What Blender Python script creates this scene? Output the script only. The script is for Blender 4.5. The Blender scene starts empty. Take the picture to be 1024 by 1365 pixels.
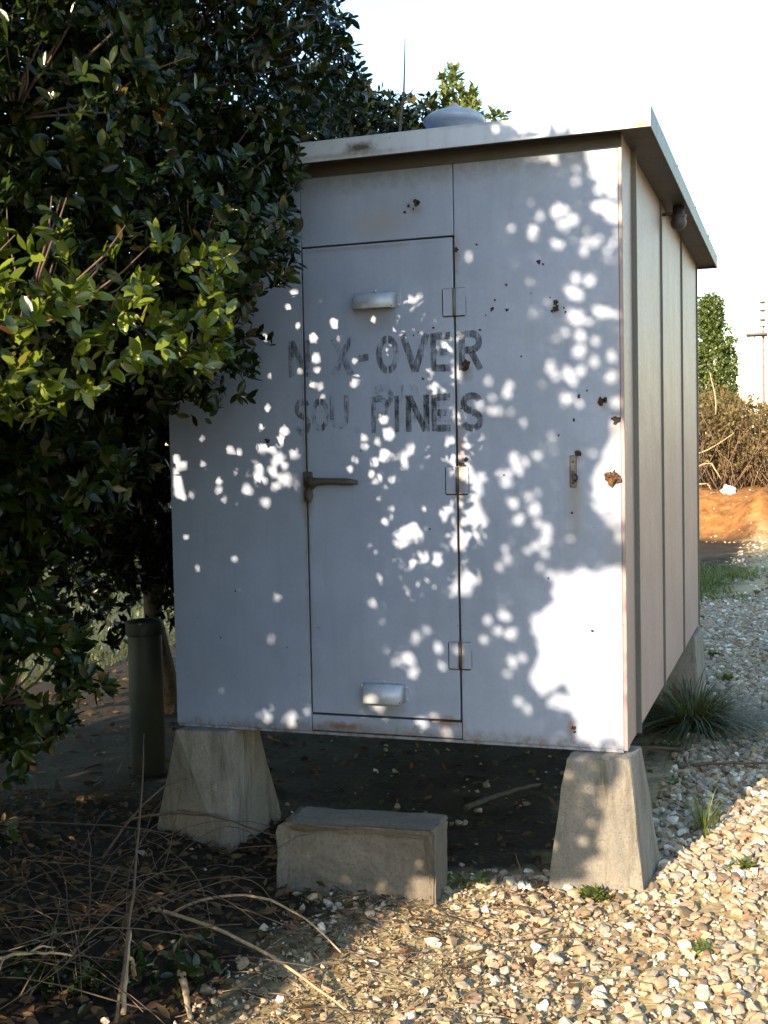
import bpy, bmesh, math, random
import numpy as np
from mathutils import Vector, Matrix, noise

R = math.radians
scene = bpy.context.scene
COL = scene.collection
rng = np.random.default_rng(7)
random.seed(7)

# ------------------------------------------------------------------ camera
cam_data = bpy.data.cameras.new("camera")
cam = bpy.data.objects.new("camera", cam_data)
COL.objects.link(cam)
scene.camera = cam
cam_data.sensor_fit = 'VERTICAL'
cam_data.sensor_height = 36.0
cam_data.sensor_width = 27.0
cam_data.lens = 1602.5 / 1365.0 * 36.0
cam_data.clip_start = 0.05
cam_data.clip_end = 2000.0
CAM = Vector((0.5938, -4.3429, 1.586))
_yaw, _pitch, _roll = R(-19.13), R(-2.7532), R(-1.1529)
cF = Vector((math.sin(_yaw)*math.cos(_pitch), math.cos(_yaw)*math.cos(_pitch), math.sin(_pitch)))
_r0 = Vector((math.cos(_yaw), -math.sin(_yaw), 0)); _u0 = _r0.cross(cF)
cR = math.cos(_roll)*_r0 + math.sin(_roll)*_u0
cU = -math.sin(_roll)*_r0 + math.cos(_roll)*_u0
cam.matrix_world = Matrix(((cR.x, cU.x, -cF.x, CAM.x), (cR.y, cU.y, -cF.y, CAM.y), (cR.z, cU.z, -cF.z, CAM.z), (0, 0, 0, 1)))

# ------------------------------------------------------------------ light
SUN = Vector((-0.268, -1.0, 0.377)).normalized()
SUN_EL = math.asin(SUN.z)
SUN_ROT = math.atan2(SUN.x, SUN.y)
world = bpy.data.worlds.new("World")
scene.world = world
world.use_nodes = True
wn = world.node_tree.nodes; wl = world.node_tree.links
wn.clear()
sky = wn.new('ShaderNodeTexSky'); sky.sky_type = 'NISHITA'
sky.sun_disc = False
sky.sun_elevation = SUN_EL
sky.sun_rotation = SUN_ROT
sky.altitude = 50.0
sky.air_density = 1.5
sky.dust_density = 0.4
sky.ozone_density = 2.5
bg = wn.new('ShaderNodeBackground'); bg.inputs['Strength'].default_value = 0.15
wo = wn.new('ShaderNodeOutputWorld')
wl.new(sky.outputs[0], bg.inputs['Color']); wl.new(bg.outputs[0], wo.inputs['Surface'])
sl = bpy.data.lights.new("sun", 'SUN'); sl.energy = 5.0; sl.angle = R(0.53); sl.color = (1.0, 0.80, 0.55)
sun = bpy.data.objects.new("sun", sl); COL.objects.link(sun)
sun.rotation_euler = SUN.to_track_quat('Z', 'Y').to_euler()
sun.location = (-8, -30, 12)
vs = scene.view_settings
vs.view_transform = 'Standard'; vs.look = 'None'; vs.gamma = 1.0; vs.use_curve_mapping = False
vs.exposure = 1.6

# ------------------------------------------------------------------ materials
class NT:
    def __init__(self, name):
        self.m = bpy.data.materials.new(name); self.m.use_nodes = True
        self.t = self.m.node_tree; self.t.nodes.clear()
        self.out = self.n('ShaderNodeOutputMaterial')
    def n(self, typ, **kw):
        x = self.t.nodes.new(typ)
        for k, v in kw.items(): setattr(x, k, v)
        return x
    def l(self, a, b): self.t.links.new(a, b)
    def noise(self, vec, scale, detail=4, rough=0.55, dist=0.0):
        x = self.n('ShaderNodeTexNoise'); x.inputs['Scale'].default_value = scale
        x.inputs['Detail'].default_value = detail; x.inputs['Roughness'].default_value = rough
        x.inputs['Distortion'].default_value = dist
        if vec is not None: self.l(vec, x.inputs['Vector'])
        return x.outputs['Fac']
    def ramp(self, fac, stops, interp='LINEAR'):
        x = self.n('ShaderNodeValToRGB'); x.color_ramp.interpolation = interp
        e = x.color_ramp.elements
        while len(e) > 1: e.remove(e[-1])
        e[0].position = stops[0][0]; e[0].color = c4(stops[0][1])
        for p, c in stops[1:]:
            k = e.new(p); k.color = c4(c)
        self.l(fac, x.inputs[0]); return x.outputs['Color']
    def mix(self, fac, a, b, mode='MIX'):
        x = self.n('ShaderNodeMix'); x.data_type = 'RGBA'; x.blend_type = mode
        for v, i in ((fac, 0), (a, 6), (b, 7)):
            if isinstance(v, (int, float)): x.inputs[i].default_value = v
            elif isinstance(v, tuple): x.inputs[i].default_value = c4(v)
            else: self.l(v, x.inputs[i])
        return x.outputs[2]
    def math(self, op, a, b=None):
        x = self.n('ShaderNodeMath'); x.operation = op
        for v, i in ((a, 0), (b, 1)):
            if v is None: continue
            if isinstance(v, (int, float)): x.inputs[i].default_value = v
            else: self.l(v, x.inputs[i])
        return x.outputs[0]
    def pos(self): return self.n('ShaderNodeNewGeometry').outputs['Position']
    def obj(self): return self.n('ShaderNodeTexCoord').outputs['Object']
    def mapv(self, vec, scale=(1, 1, 1), loc=(0, 0, 0)):
        x = self.n('ShaderNodeMapping'); x.inputs['Scale'].default_value = scale; x.inputs['Location'].default_value = loc
        self.l(vec, x.inputs['Vector']); return x.outputs[0]
    def bump(self, h, strength=0.3, dist=0.01):
        x = self.n('ShaderNodeBump'); x.inputs['Strength'].default_value = strength; x.inputs['Distance'].default_value = dist
        self.l(h, x.inputs['Height']); return x.outputs[0]
    def bsdf(self, color, rough=0.6, metal=0.0, normal=None, spec=0.5):
        b = self.n('ShaderNodeBsdfPrincipled')
        for v, k in ((color, 'Base Color'), (rough, 'Roughness'), (metal, 'Metallic'), (spec, 'Specular IOR Level')):
            if isinstance(v, (int, float)): b.inputs[k].default_value = v
            elif isinstance(v, tuple): b.inputs[k].default_value = c4(v)
            else: self.l(v, b.inputs[k])
        if normal is not None: self.l(normal, b.inputs['Normal'])
        return b
    def done(self, sh): self.l(sh, self.out.inputs['Surface']); return self.m

def c4(c):
    if isinstance(c, (int, float)): return (c, c, c, 1)
    return tuple(c) if len(c) == 4 else tuple(c) + (1,)

def paint_mat(name, base, rust=0.5, streak=0.5, stains=(), edge=False):
    """weathered aluminium paint on sheet metal; stains: (x, y, z, radius) rust runs, grime and painted eave shade"""
    m = NT(name); p = m.pos()
    big = m.noise(p, 2.2, 5, 0.6)
    col = m.ramp(big, [(0.3, tuple(c*0.86 for c in base)), (0.7, tuple(min(1, c*1.08) for c in base))])
    st = m.noise(m.mapv(p, (26, 26, 1.3)), 1.0, 5, 0.65)
    sf = m.ramp(st, [(0.50, 0.0), (0.80, 1.0)])
    col = m.mix(m.math('MULTIPLY', sf, streak*0.55), col, (base[0]*0.62, base[1]*0.61, base[2]*0.58))
    fine = m.noise(p, 60, 4, 0.7)
    col = m.mix(m.math('MULTIPLY', m.ramp(fine, [(0.4, 0), (0.75, 1)]), 0.22), col, (base[0]*0.7, base[1]*0.7, base[2]*0.7))
    sp = m.noise(p, 38, 2, 0.5); sp2 = m.noise(p, 4.0, 3, 0.5)
    spots = m.math('MULTIPLY', m.ramp(sp, [(0.735, 0), (0.755, 1)]), m.ramp(sp2, [(0.45, 0), (0.6, 1)]))
    col = m.mix(m.math('MULTIPLY', spots, rust), col, (0.07, 0.035, 0.022))
    for (x, y, z, rx, rz, c, k) in stains:
        mp = m.n('ShaderNodeMapping'); mp.inputs['Location'].default_value = (-x/rx, -y/0.35, -z/rz); mp.inputs['Scale'].default_value = (1/rx, 1/0.35, 1/rz)
        m.l(p, mp.inputs['Vector'])
        ln = m.n('ShaderNodeVectorMath'); ln.operation = 'LENGTH'; m.l(mp.outputs[0], ln.inputs[0])
        nn = m.noise(p, 30, 4, 0.7)
        d = m.math('ADD', ln.outputs['Value'], m.math('MULTIPLY', m.math('SUBTRACT', nn, 0.5), 1.6))
        f = m.ramp(d, [(0.2, 1), (1.0, 0)])
        col = m.mix(m.math('MULTIPLY', f, k), col, c)
    if edge:
        sz = m.n('ShaderNodeSeparateXYZ'); m.l(p, sz.inputs[0])
        er = m.n('ShaderNodeMapRange'); er.inputs[1].default_value = 0.545; er.inputs[2].default_value = 0.497; m.l(sz.outputs[2], er.inputs[0])
        en = m.ramp(m.noise(p, 24, 5, 0.7), [(0.47, 0), (0.62, 1)])
        col = m.mix(m.math('MULTIPLY', m.math('MULTIPLY', er.outputs[0], en), 0.8), col, (0.10, 0.055, 0.03))
        scr = m.ramp(m.noise(m.mapv(p, (6, 6, 160)), 1.0, 3, 0.6), [(0.70, 0), (0.74, 1)])
        col = m.mix(m.math('MULTIPLY', scr, 0.18), col, tuple(c*0.5 for c in base))
    rgh = m.ramp(fine, [(0.3, 0.42), (0.8, 0.62)])
    dent = m.noise(p, 3.5, 2, 0.5)
    nrm = m.bump(m.math('ADD', m.math('MULTIPLY', dent, 1.0), m.math('MULTIPLY', fine, 0.03)), 0.35, 0.035)
    return m.done(m.bsdf(col, rgh, 0.12, nrm).outputs[0])

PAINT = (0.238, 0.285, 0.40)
RUST = (0.16, 0.065, 0.025)
M = {}
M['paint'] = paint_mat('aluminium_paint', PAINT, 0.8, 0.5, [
    (-0.18, 0, 1.42, 0.035, 0.20, (0.20, 0.15, 0.10), 0.5), (-1.10, 0, 0.525, 0.12, 0.022, RUST, 0.95), (-0.68, 0, 0.565, 0.09, 0.03, (0.16, 0.10, 0.03), 0.85),
    (-0.60, 0, 1.55, 0.02, 0.20, RUST, 0.55), (-0.61, 0, 2.32, 0.02, 0.10, RUST, 0.5), (-1.0, 0, 2.372, 0.4, 0.012, RUST, 0.35),
    (-1.23, 0, 1.40, 0.035, 0.10, (0.12, 0.08, 0.05), 0.6), (-0.615, 0, 0.82, 0.018, 0.08, RUST, 0.6), (-0.20, 0, 0.565, 0.02, 0.05, RUST, 0.6),
    (-0.90, 0, 2.46, 0.14, 0.07, (0.24, 0.22, 0.20), 0.5), (-1.23, 0, 1.5, 0.016, 1.0, (0.10, 0.09, 0.075), 0.6), (-0.617, 0, 1.5, 0.014, 1.0, (0.12, 0.10, 0.075), 0.6),
    (-0.92, 0, 0.50, 1.1, 0.05, (0.12, 0.11, 0.10), 0.6), (-0.92, 0, 2.66, 1.1, 0.09, (0.10, 0.095, 0.09), 0.65), (-0.92, 0, 0.60, 0.10, 0.06, (0.13, 0.13, 0.125), 0.5), (-0.92, 0, 2.09, 0.10, 0.07, (0.13, 0.13, 0.13), 0.45), (-0.03, 0, 1.2, 0.05, 1.3, (0.2, 0.18, 0.16), 0.3),  # the wall-top band is grime that also paints in the eave shade
    (-0.578, 0, 1.885, 0.028, 0.05, (0.12, 0.075, 0.05), 0.6), (-0.24, 0, 2.095, 0.028, 0.04, (0.14, 0.09, 0.06), 0.5), (-0.078, 0, 1.75, 0.03, 0.035, (0.14, 0.09, 0.06), 0.5), (-0.026, 0, 1.67, 0.025, 0.06, (0.13, 0.08, 0.05), 0.6),
    (-0.168, 0, 1.565, 0.022, 0.03, (0.13, 0.08, 0.05), 0.6), (-0.77, 0, 2.505, 0.04, 0.04, (0.14, 0.09, 0.06), 0.5)], True)
M['paint_roof'] = paint_mat('roof_paint', (0.40, 0.45, 0.55), 0.6, 0.9, [
    (-0.945, -0.1, 2.722, 0.075, 0.030, (0.05, 0.032, 0.022), 0.95), (-1.0, -0.1, 2.70, 0.30, 0.016, (0.16, 0.14, 0.12), 0.6), (-0.3, -0.1, 2.76, 0.5, 0.012, (0.15, 0.14, 0.13), 0.5), (0.06, -0.1, 2.70, 0.07, 0.02, (0.30, 0.24, 0.04), 0.9), (0.11, -0.05, 2.695, 0.06, 0.02, (0.25, 0.20, 0.03), 0.8)])
M['paint_side_bounce'] = paint_mat('bounce_tinted_side_paint', (0.245, 0.192, 0.202), 0.5, 0.6)  # same paint as the front; warm ground bounce and shade put into the colour
M['paint_seam'] = paint_mat('seam_paint', (0.115, 0.115, 0.105), 1.0, 1.0)
M['fascia_side'] = paint_mat('dark_fascia_paint', (0.065, 0.078, 0.082), 0.8, 0.8)  # darker than the front fascia, used on the right and rear
M['eave'] = paint_mat('eave_strip_dark', (0.040, 0.035, 0.032), 0.8, 0.8)
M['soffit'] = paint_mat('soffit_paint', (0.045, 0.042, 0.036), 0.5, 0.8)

def simple(name, col, rough=0.7, metal=0.0, var=0.25, scale=20, bump=0.15, spec=0.5):
    m = NT(name); p = m.pos()
    n = m.noise(p, scale, 5, 0.65)
    c = m.ramp(n, [(0.25, tuple(x*(1-var) for x in col)), (0.75, tuple(min(1, x*(1+var)) for x in col))])
    return m.done(m.bsdf(c, rough, metal, m.bump(n, bump, 0.01), spec).outputs[0])

M['dark_gap'] = simple('door_rebate', (0.02, 0.02, 0.02))
M['rust'] = simple('bare_rust', (0.026, 0.016, 0.012), 0.9, 0, 0.5, 90, 0.6)
M['iron'] = simple('rusty_iron', (0.055, 0.047, 0.040), 0.55, 0.3, 0.6, 70, 0.5)
M['steel'] = simple('galvanised_steel', (0.34, 0.38, 0.45), 0.42, 0.15, 0.2, 30, 0.1)
M['pipe'] = simple('green_grey_pipe', (0.033, 0.040, 0.033), 0.6, 0, 0.3, 9, 0.1)
M['nest'] = simple('nest_fibre', (0.13, 0.068, 0.026), 0.95, 0, 0.5, 160, 1.0)
M['twig'] = simple('dead_stem', (0.085, 0.055, 0.035), 0.75, 0, 0.5, 45, 0.3)
M['twig_pale'] = simple('bleached_stem', (0.34, 0.25, 0.155), 0.7, 0, 0.4, 45, 0.3)
M['cane'] = simple('bramble_cane', (0.15, 0.095, 0.055), 0.75, 0, 0.5, 20, 0.2)
M['cap'] = simple('faded_red_cap', (0.50, 0.34, 0.31), 0.6, 0, 0.2, 20, 0.1)
M['pale_red'] = simple('faded_red_mast', (0.42, 0.20, 0.17), 0.6, 0, 0.2, 4, 0.05)
M['bark'] = simple('bark', (0.075, 0.06, 0.045), 0.9, 0, 0.5, 30, 0.8)
M['bag'] = simple('white_plastic', (0.50, 0.53, 0.60), 0.35, 0, 0.1, 20, 0.2)
M['white'] = simple('white_metal', (0.75, 0.74, 0.70), 0.5, 0, 0.1, 5, 0.05)
M['red'] = simple('red_metal', (0.45, 0.06, 0.04), 0.5, 0, 0.2, 5, 0.05)
M['mast_grey'] = simple('signal_grey', (0.28, 0.27, 0.27), 0.5, 0, 0.2, 5, 0.05)
M['black'] = simple('black_metal', (0.03, 0.03, 0.03), 0.5, 0, 0.2, 5, 0.05)

def concrete(name, base, coarse=1.0, dirt=0.6):
    m = NT(name); p = m.pos()
    a = m.noise(p, 5, 6, 0.65); b = m.noise(p, 120*coarse, 3, 0.6); s = m.noise(m.mapv(p, (18, 18, 2.0)), 1.0, 5, 0.65)
    col = m.ramp(a, [(0.3, tuple(c*0.72 for c in base)), (0.7, tuple(c*1.12 for c in base))])
    col = m.mix(m.math('MULTIPLY', m.ramp(s, [(0.5, 0), (0.72, 1)]), dirt), col, (base[0]*0.34, base[1]*0.32, base[2]*0.30))
    col = m.mix(m.math('MULTIPLY', m.ramp(b, [(0.35, 1), (0.5, 0)]), 0.45), col, (base[0]*0.5, base[1]*0.47, base[2]*0.43))
    col = m.mix(m.math('MULTIPLY', m.ramp(b, [(0.6, 0), (0.72, 1)]), 0.3), col, tuple(min(1, c*1.5) for c in base))
    h = m.math('ADD', m.math('MULTIPLY', a, 1.2), m.math('ADD', m.math('MULTIPLY', b, 0.35*coarse**-0.5), m.math('MULTIPLY', m.ramp(m.noise(p, 55, 2, 0.5), [(0.25, 0), (0.36, 1)]), 0.5)))
    return m.done(m.bsdf(col, 0.9, 0, m.bump(h, 0.5, 0.012), 0.25).outputs[0])
M['concrete'] = concrete('weathered_concrete', (0.21, 0.195, 0.172), 1.0, 0.95)
M['concrete2'] = concrete('pebbly_concrete', (0.155, 0.137, 0.115), 0.6, 0.3)

def leaf_mat(name, dark, light, rough=0.32, trans=0.35, spec=0.5):
    m = NT(name)
    at = m.n('ShaderNodeAttribute'); at.attribute_name = 'tint'
    oi = m.n('ShaderNodeObjectInfo')
    t = m.math('FRACT', m.math('ADD', at.outputs['Fac'], oi.outputs['Random']))
    col = m.ramp(t, [(0.0, dark), (0.75, light), (0.955, tuple(min(1, c*1.35) for c in light)), (0.993, (0.08, 0.055, 0.015)), (0.998, (0.07, 0.025, 0.012))])
    b = m.bsdf(col, rough, 0, None, spec)
    tr = m.n('ShaderNodeBsdfTranslucent')
    m.l(m.mix(1.0, col, (1.6, 1.5, 0.45), 'MULTIPLY'), tr.inputs['Color'])
    mx = m.n('ShaderNodeMixShader'); mx.inputs[0].default_value = trans
    m.l(b.outputs[0], mx.inputs[1]); m.l(tr.outputs[0], mx.inputs[2])
    return m.done(mx.outputs[0])
M['leaf'] = leaf_mat('glossy_leaf', (0.005, 0.008, 0.0035), (0.019, 0.032, 0.007), 0.22, 0.10, 0.24)
M['leaf_sun_tint'] = leaf_mat('sun_tinted_glossy_leaf', (0.016, 0.032, 0.005), (0.110, 0.145, 0.016), 0.20, 0.18, 0.5)  # same bush leaf; the lighter colour paints in the sunlit zone
M['leaf_tree'] = leaf_mat('tree_leaf', (0.005, 0.009, 0.004), (0.015, 0.023, 0.008), 0.3, 0.12, 0.28)
M['leaf_light'] = leaf_mat('young_leaf', (0.06, 0.085, 0.02), (0.14, 0.17, 0.045), 0.4, 0.25)
M['leaf_far'] = leaf_mat('far_leaf', (0.035, 0.06, 0.015), (0.11, 0.145, 0.03), 0.5, 0.3)
M['leaf_dry'] = leaf_mat('dry_leaf', (0.032, 0.020, 0.011), (0.105, 0.066, 0.033), 0.8, 0.15, 0.2)
M['grass'] = leaf_mat('grass_blade', (0.055, 0.085, 0.02), (0.14, 0.16, 0.05), 0.55, 0.3, 0.3)
M['grass_dark'] = leaf_mat('dark_grass_blade', (0.03, 0.045, 0.017), (0.085, 0.095, 0.038), 0.5, 0.25, 0.3)
M['bramble'] = leaf_mat('bramble_leaf', (0.05, 0.05, 0.022), (0.19, 0.135, 0.06), 0.7, 0.3, 0.2)

def stone_mat():
    m = NT('ballast_stone'); p = m.pos()
    at = m.n('ShaderNodeAttribute'); at.attribute_name = 'tint'
    oi = m.n('ShaderNodeObjectInfo')
    t = m.math('FRACT', m.math('ADD', at.outputs['Fac'], oi.outputs['Random']))
    col = m.ramp(t, [(0.0, (0.12, 0.09, 0.06)), (0.15, (0.27, 0.205, 0.13)), (0.35, (0.38, 0.30, 0.20)), (0.48, (0.24, 0.215, 0.185)), (0.6, (0.36, 0.265, 0.175)), (0.72, (0.20, 0.125, 0.08)), (0.80, (0.33, 0.30, 0.26)), (0.9, (0.44, 0.37, 0.27)), (0.97, (0.66, 0.61, 0.52))])
    n = m.noise(p, 90, 4, 0.65)
    col = m.mix(0.5, col, m.ramp(n, [(0.3, 0.62), (0.7, 1.4)]), 'MULTIPLY')
    return m.done(m.bsdf(col, 0.85, 0, m.bump(n, 0.4, 0.006), 0.3).outputs[0])
M['stone'] = stone_mat()

def ground_mat():
    m = NT('ground_soil'); p = m.pos()
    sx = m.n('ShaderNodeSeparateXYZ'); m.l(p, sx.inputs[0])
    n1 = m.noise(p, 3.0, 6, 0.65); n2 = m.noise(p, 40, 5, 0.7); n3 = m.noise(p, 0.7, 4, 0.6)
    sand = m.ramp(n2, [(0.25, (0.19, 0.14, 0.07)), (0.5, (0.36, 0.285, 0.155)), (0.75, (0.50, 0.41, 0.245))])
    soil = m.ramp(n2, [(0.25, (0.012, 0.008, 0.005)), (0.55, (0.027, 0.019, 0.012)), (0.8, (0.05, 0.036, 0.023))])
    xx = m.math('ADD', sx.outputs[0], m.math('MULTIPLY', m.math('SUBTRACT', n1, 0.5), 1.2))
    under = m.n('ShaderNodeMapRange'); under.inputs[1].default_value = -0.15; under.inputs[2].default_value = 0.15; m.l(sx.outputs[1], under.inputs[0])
    f = m.ramp(m.math('ADD', m.math('SUBTRACT', xx, m.math('MULTIPLY', under.outputs[0], 0.75)), 1.55), [(0.42, 0), (0.85, 1)])  # real soil, but its darkness and edge also paint in the bush shade
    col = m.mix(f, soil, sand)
    moss = m.math('MULTIPLY', m.ramp(n1, [(0.52, 0), (0.62, 1)]), m.ramp(n2, [(0.45, 0), (0.6, 0.7)]))
    col = m.mix(m.math('MULTIPLY', moss, 0.6), col, (0.10, 0.105, 0.03))
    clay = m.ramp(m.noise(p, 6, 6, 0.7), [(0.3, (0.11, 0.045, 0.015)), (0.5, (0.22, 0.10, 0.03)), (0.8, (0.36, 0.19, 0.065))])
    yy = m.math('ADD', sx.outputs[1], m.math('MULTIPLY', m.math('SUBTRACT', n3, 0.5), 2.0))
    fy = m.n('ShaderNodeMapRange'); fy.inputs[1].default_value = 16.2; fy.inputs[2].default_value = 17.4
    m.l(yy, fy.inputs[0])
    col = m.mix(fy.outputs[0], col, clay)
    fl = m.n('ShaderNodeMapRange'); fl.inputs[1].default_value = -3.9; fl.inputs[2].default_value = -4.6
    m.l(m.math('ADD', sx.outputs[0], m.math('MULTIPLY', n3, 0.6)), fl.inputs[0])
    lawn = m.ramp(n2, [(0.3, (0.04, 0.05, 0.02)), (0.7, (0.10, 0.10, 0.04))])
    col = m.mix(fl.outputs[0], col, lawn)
    h = m.math('ADD', n1, m.math('MULTIPLY', n2, 0.5))
    return m.done(m.bsdf(col, 0.95, 0, m.bump(h, 0.6, 0.03), 0.2).outputs[0])
M['ground'] = ground_mat()

def letter_mat():
    m = NT('worn_stencil_paint'); p = m.pos()
    at = m.n('ShaderNodeAttribute'); at.attribute_name = 'wear'
    s = m.noise(m.mapv(p, (70, 70, 9)), 1.0, 5, 0.7); b = m.noise(p, 16, 5, 0.65); f = m.noise(p, 120, 3, 0.6)
    v = m.math('ADD', m.math('MULTIPLY', s, 0.45), m.math('ADD', m.math('MULTIPLY', b, 0.4), m.math('MULTIPLY', f, 0.15)))
    th = m.math('SUBTRACT', v, at.outputs['Fac'])
    a = m.ramp(th, [(0.435, 0.05), (0.475, 0.33), (0.54, 0.56), (0.605, 0.92)])
    b1 = m.bsdf((0.022, 0.026, 0.038), 0.6)
    tr = m.n('ShaderNodeBsdfTransparent'); mx = m.n('ShaderNodeMixShader')
    m.l(a, mx.inputs[0]); m.l(tr.outputs[0], mx.inputs[1]); m.l(b1.outputs[0], mx.inputs[2])
    return m.done(mx.outputs[0])
M['letter'] = letter_mat()

# ------------------------------------------------------------------ object helpers
BASE = {}

def tag(o, label=None, cat=None, group=None, kind=None):
    if label: o['label'] = label
    if cat: o['category'] = cat
    if group: o['group'] = group
    if kind: o['kind'] = kind
    return o

def thing(name, loc, label, cat, group=None):
    o = bpy.data.objects.new(name, None); COL.objects.link(o)
    o.empty_display_size = 0.2
    o.location = loc; BASE[o.name] = Vector(loc)
    return tag(o, label, cat, group)

def add(name, me, mat, parent=None, loc=None, smooth=None):
    """link a mesh given in world coordinates (or around loc when loc is given)"""
    if isinstance(me, bmesh.types.BMesh):
        bm = me; me = bpy.data.meshes.new(name); bm.normal_update(); bm.to_mesh(me); bm.free()
    if mat is not None and len(me.materials) == 0: me.materials.append(mat)
    if smooth is not None: me.polygons.foreach_set('use_smooth', [smooth]*len(me.polygons))
    o = bpy.data.objects.new(name, me); COL.objects.link(o)
    if loc is not None: o.location = loc
    if parent is not None:
        o.parent = parent
        o.matrix_parent_inverse = Matrix.Translation(-BASE[parent.name])
        BASE[o.name] = Vector((0, 0, 0))
    else:
        BASE[o.name] = Vector(loc) if loc is not None else Vector((0, 0, 0))
    return o

def np_mesh(name, V, F, tint=None, attr='tint', smooth=True):
    """V (n,3), F list of (m,3) or (m,4) arrays"""
    me = bpy.data.meshes.new(name)
    Fs = [np.asarray(f, dtype=np.int32) for f in F if len(f)]
    nl = sum(f.size for f in Fs); npoly = sum(len(f) for f in Fs)
    me.vertices.add(len(V)); me.vertices.foreach_set('co', np.asarray(V, dtype=np.float32).ravel())
    me.loops.add(nl); me.loops.foreach_set('vertex_index', np.concatenate([f.ravel() for f in Fs]))
    tot = np.concatenate([np.full(len(f), f.shape[1], dtype=np.int32) for f in Fs])
    st = np.concatenate([[0], np.cumsum(tot)[:-1]]).astype(np.int32)
    me.polygons.add(npoly); me.polygons.foreach_set('loop_start', st)
    try: me.polygons.foreach_set('loop_total', tot)
    except Exception: pass
    me.polygons.foreach_set('use_smooth', np.full(npoly, smooth, dtype=bool))
    if tint is not None:
        a = me.attributes.new(attr, 'FLOAT', 'POINT'); a.data.foreach_set('value', np.asarray(tint, dtype=np.float32))
    me.update(calc_edges=True); me.validate()
    return me

def bx(bm, x0, x1, y0, y1, z0, z1, bev=0.0):
    vs_ = [bm.verts.new((x, y, z)) for z in (z0, z1) for y in (y0, y1) for x in (x0, x1)]
    fs = [(0, 2, 3, 1), (4, 5, 7, 6), (0, 1, 5, 4), (2, 6, 7, 3), (0, 4, 6, 2), (1, 3, 7, 5)]
    ff = [bm.faces.new([vs_[i] for i in f]) for f in fs]
    if bev > 0:
        ed = list({e for f in ff for e in f.edges})
        bmesh.ops.bevel(bm, geom=ed, offset=bev, segments=2, profile=0.5, affect='EDGES')
    return bm
def box(x0, x1, y0, y1, z0, z1, bev=0.0): return bx(bmesh.new(), x0, x1, y0, y1, z0, z1, bev)

def tube_arrays(pts, rad, sides=6, cap=True):
    pts = [Vector(p) for p in pts]; n = len(pts)
    V = []; F = []
    up = Vector((0.123, 0.31, 0.94)).normalized()
    for i, p in enumerate(pts):
        d = (pts[min(i+1, n-1)] - pts[max(i-1, 0)]).normalized()
        a = d.cross(up)
        if a.length < 1e-3: a = d.cross(Vector((1, 0, 0)))
        a.normalize(); b = d.cross(a)
        r = rad[i] if hasattr(rad, '__len__') else rad
        for k in range(sides):
            t = 2*math.pi*k/sides
            V.append(p + a*(r*math.cos(t)) + b*(r*math.sin(t)))
    for i in range(n-1):
        for k in range(sides):
            k2 = (k+1) % sides
            F.append((i*sides+k, i*sides+k2, (i+1)*sides+k2, (i+1)*sides+k))
    return V, F
def tubes_mesh(name, items, sides=6):
    V = []; F = []; caps = []
    for pts, rad in items:
        v, f = tube_arrays(pts, rad, sides); o = len(V)
        V += v; F += [tuple(i+o for i in q) for q in f]
        caps += [tuple(o+k for k in range(sides))[::-1], tuple(o+len(v)-sides+k for k in range(sides))]
    me = bpy.data.meshes.new(name); me.from_pydata([tuple(v) for v in V], [], F + caps)
    me.polygons.foreach_set('use_smooth', [True]*len(F) + [False]*len(caps))
    return me
def curve_pts(a, b, bend, n=9, jit=0.0):
    a = Vector(a); b = Vector(b); bend = Vector(bend); out = []
    for i in range(n):
        t = i/(n-1)
        p = a.lerp(b, t) + bend*(4*t*(1-t))
        if 0 < i < n-1 and jit: p += Vector((random.uniform(-jit, jit), random.uniform(-jit, jit), random.uniform(-jit, jit)))
        out.append(p)
    return out
def lathe(bm, prof, cx, cy, seg=28):
    rings = []
    for r, z in prof:
        rings.append([bm.verts.new((cx+r*math.cos(2*math.pi*k/seg), cy+r*math.sin(2*math.pi*k/seg), z)) for k in range(seg)])
    for a, b in zip(rings[:-1], rings[1:]):
        for k in range(seg):
            bm.faces.new((a[k], a[(k+1) % seg], b[(k+1) % seg], b[k]))
    bm.faces.new(rings[0][::-1]); bm.faces.new(rings[-1])
    return bm

# ------------------------------------------------------------------ ground
def sstep(a, b, x):
    t = min(1.0, max(0.0, (x-a)/(b-a))); return t*t*(3-2*t)
def gz(x, y):
    n = noise.noise((x*1.3, y*1.3, 0.3))*0.022 + noise.noise((x*5, y*5, 2.3))*0.008
    if -4 < x < 3 and -4 < y < 5: n += noise.noise((x*17, y*17, 5.1))*0.004
    z = n
    if y > 13:
        yy = y + noise.noise((x*0.8, y*0.5, 9))*0.9
        up = sstep(16.6, 18.6, yy)*0.80*sstep(-4.5, -2.5, x)
        z += up*(1-0.35*sstep(22, 40, y))
        bx_, by_ = x+0.05, y-17.55
        z += 0.34*math.exp(-(bx_*bx_/0.10+by_*by_/0.35))
        z += up*noise.noise((x*2.1, y*2.1, 4))*0.10 + up*noise.noise((x*6, y*6, 4))*0.04
    z += 0.05*sstep(-1.4, -2.6, x)*sstep(9, 5, y)
    return z

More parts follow.
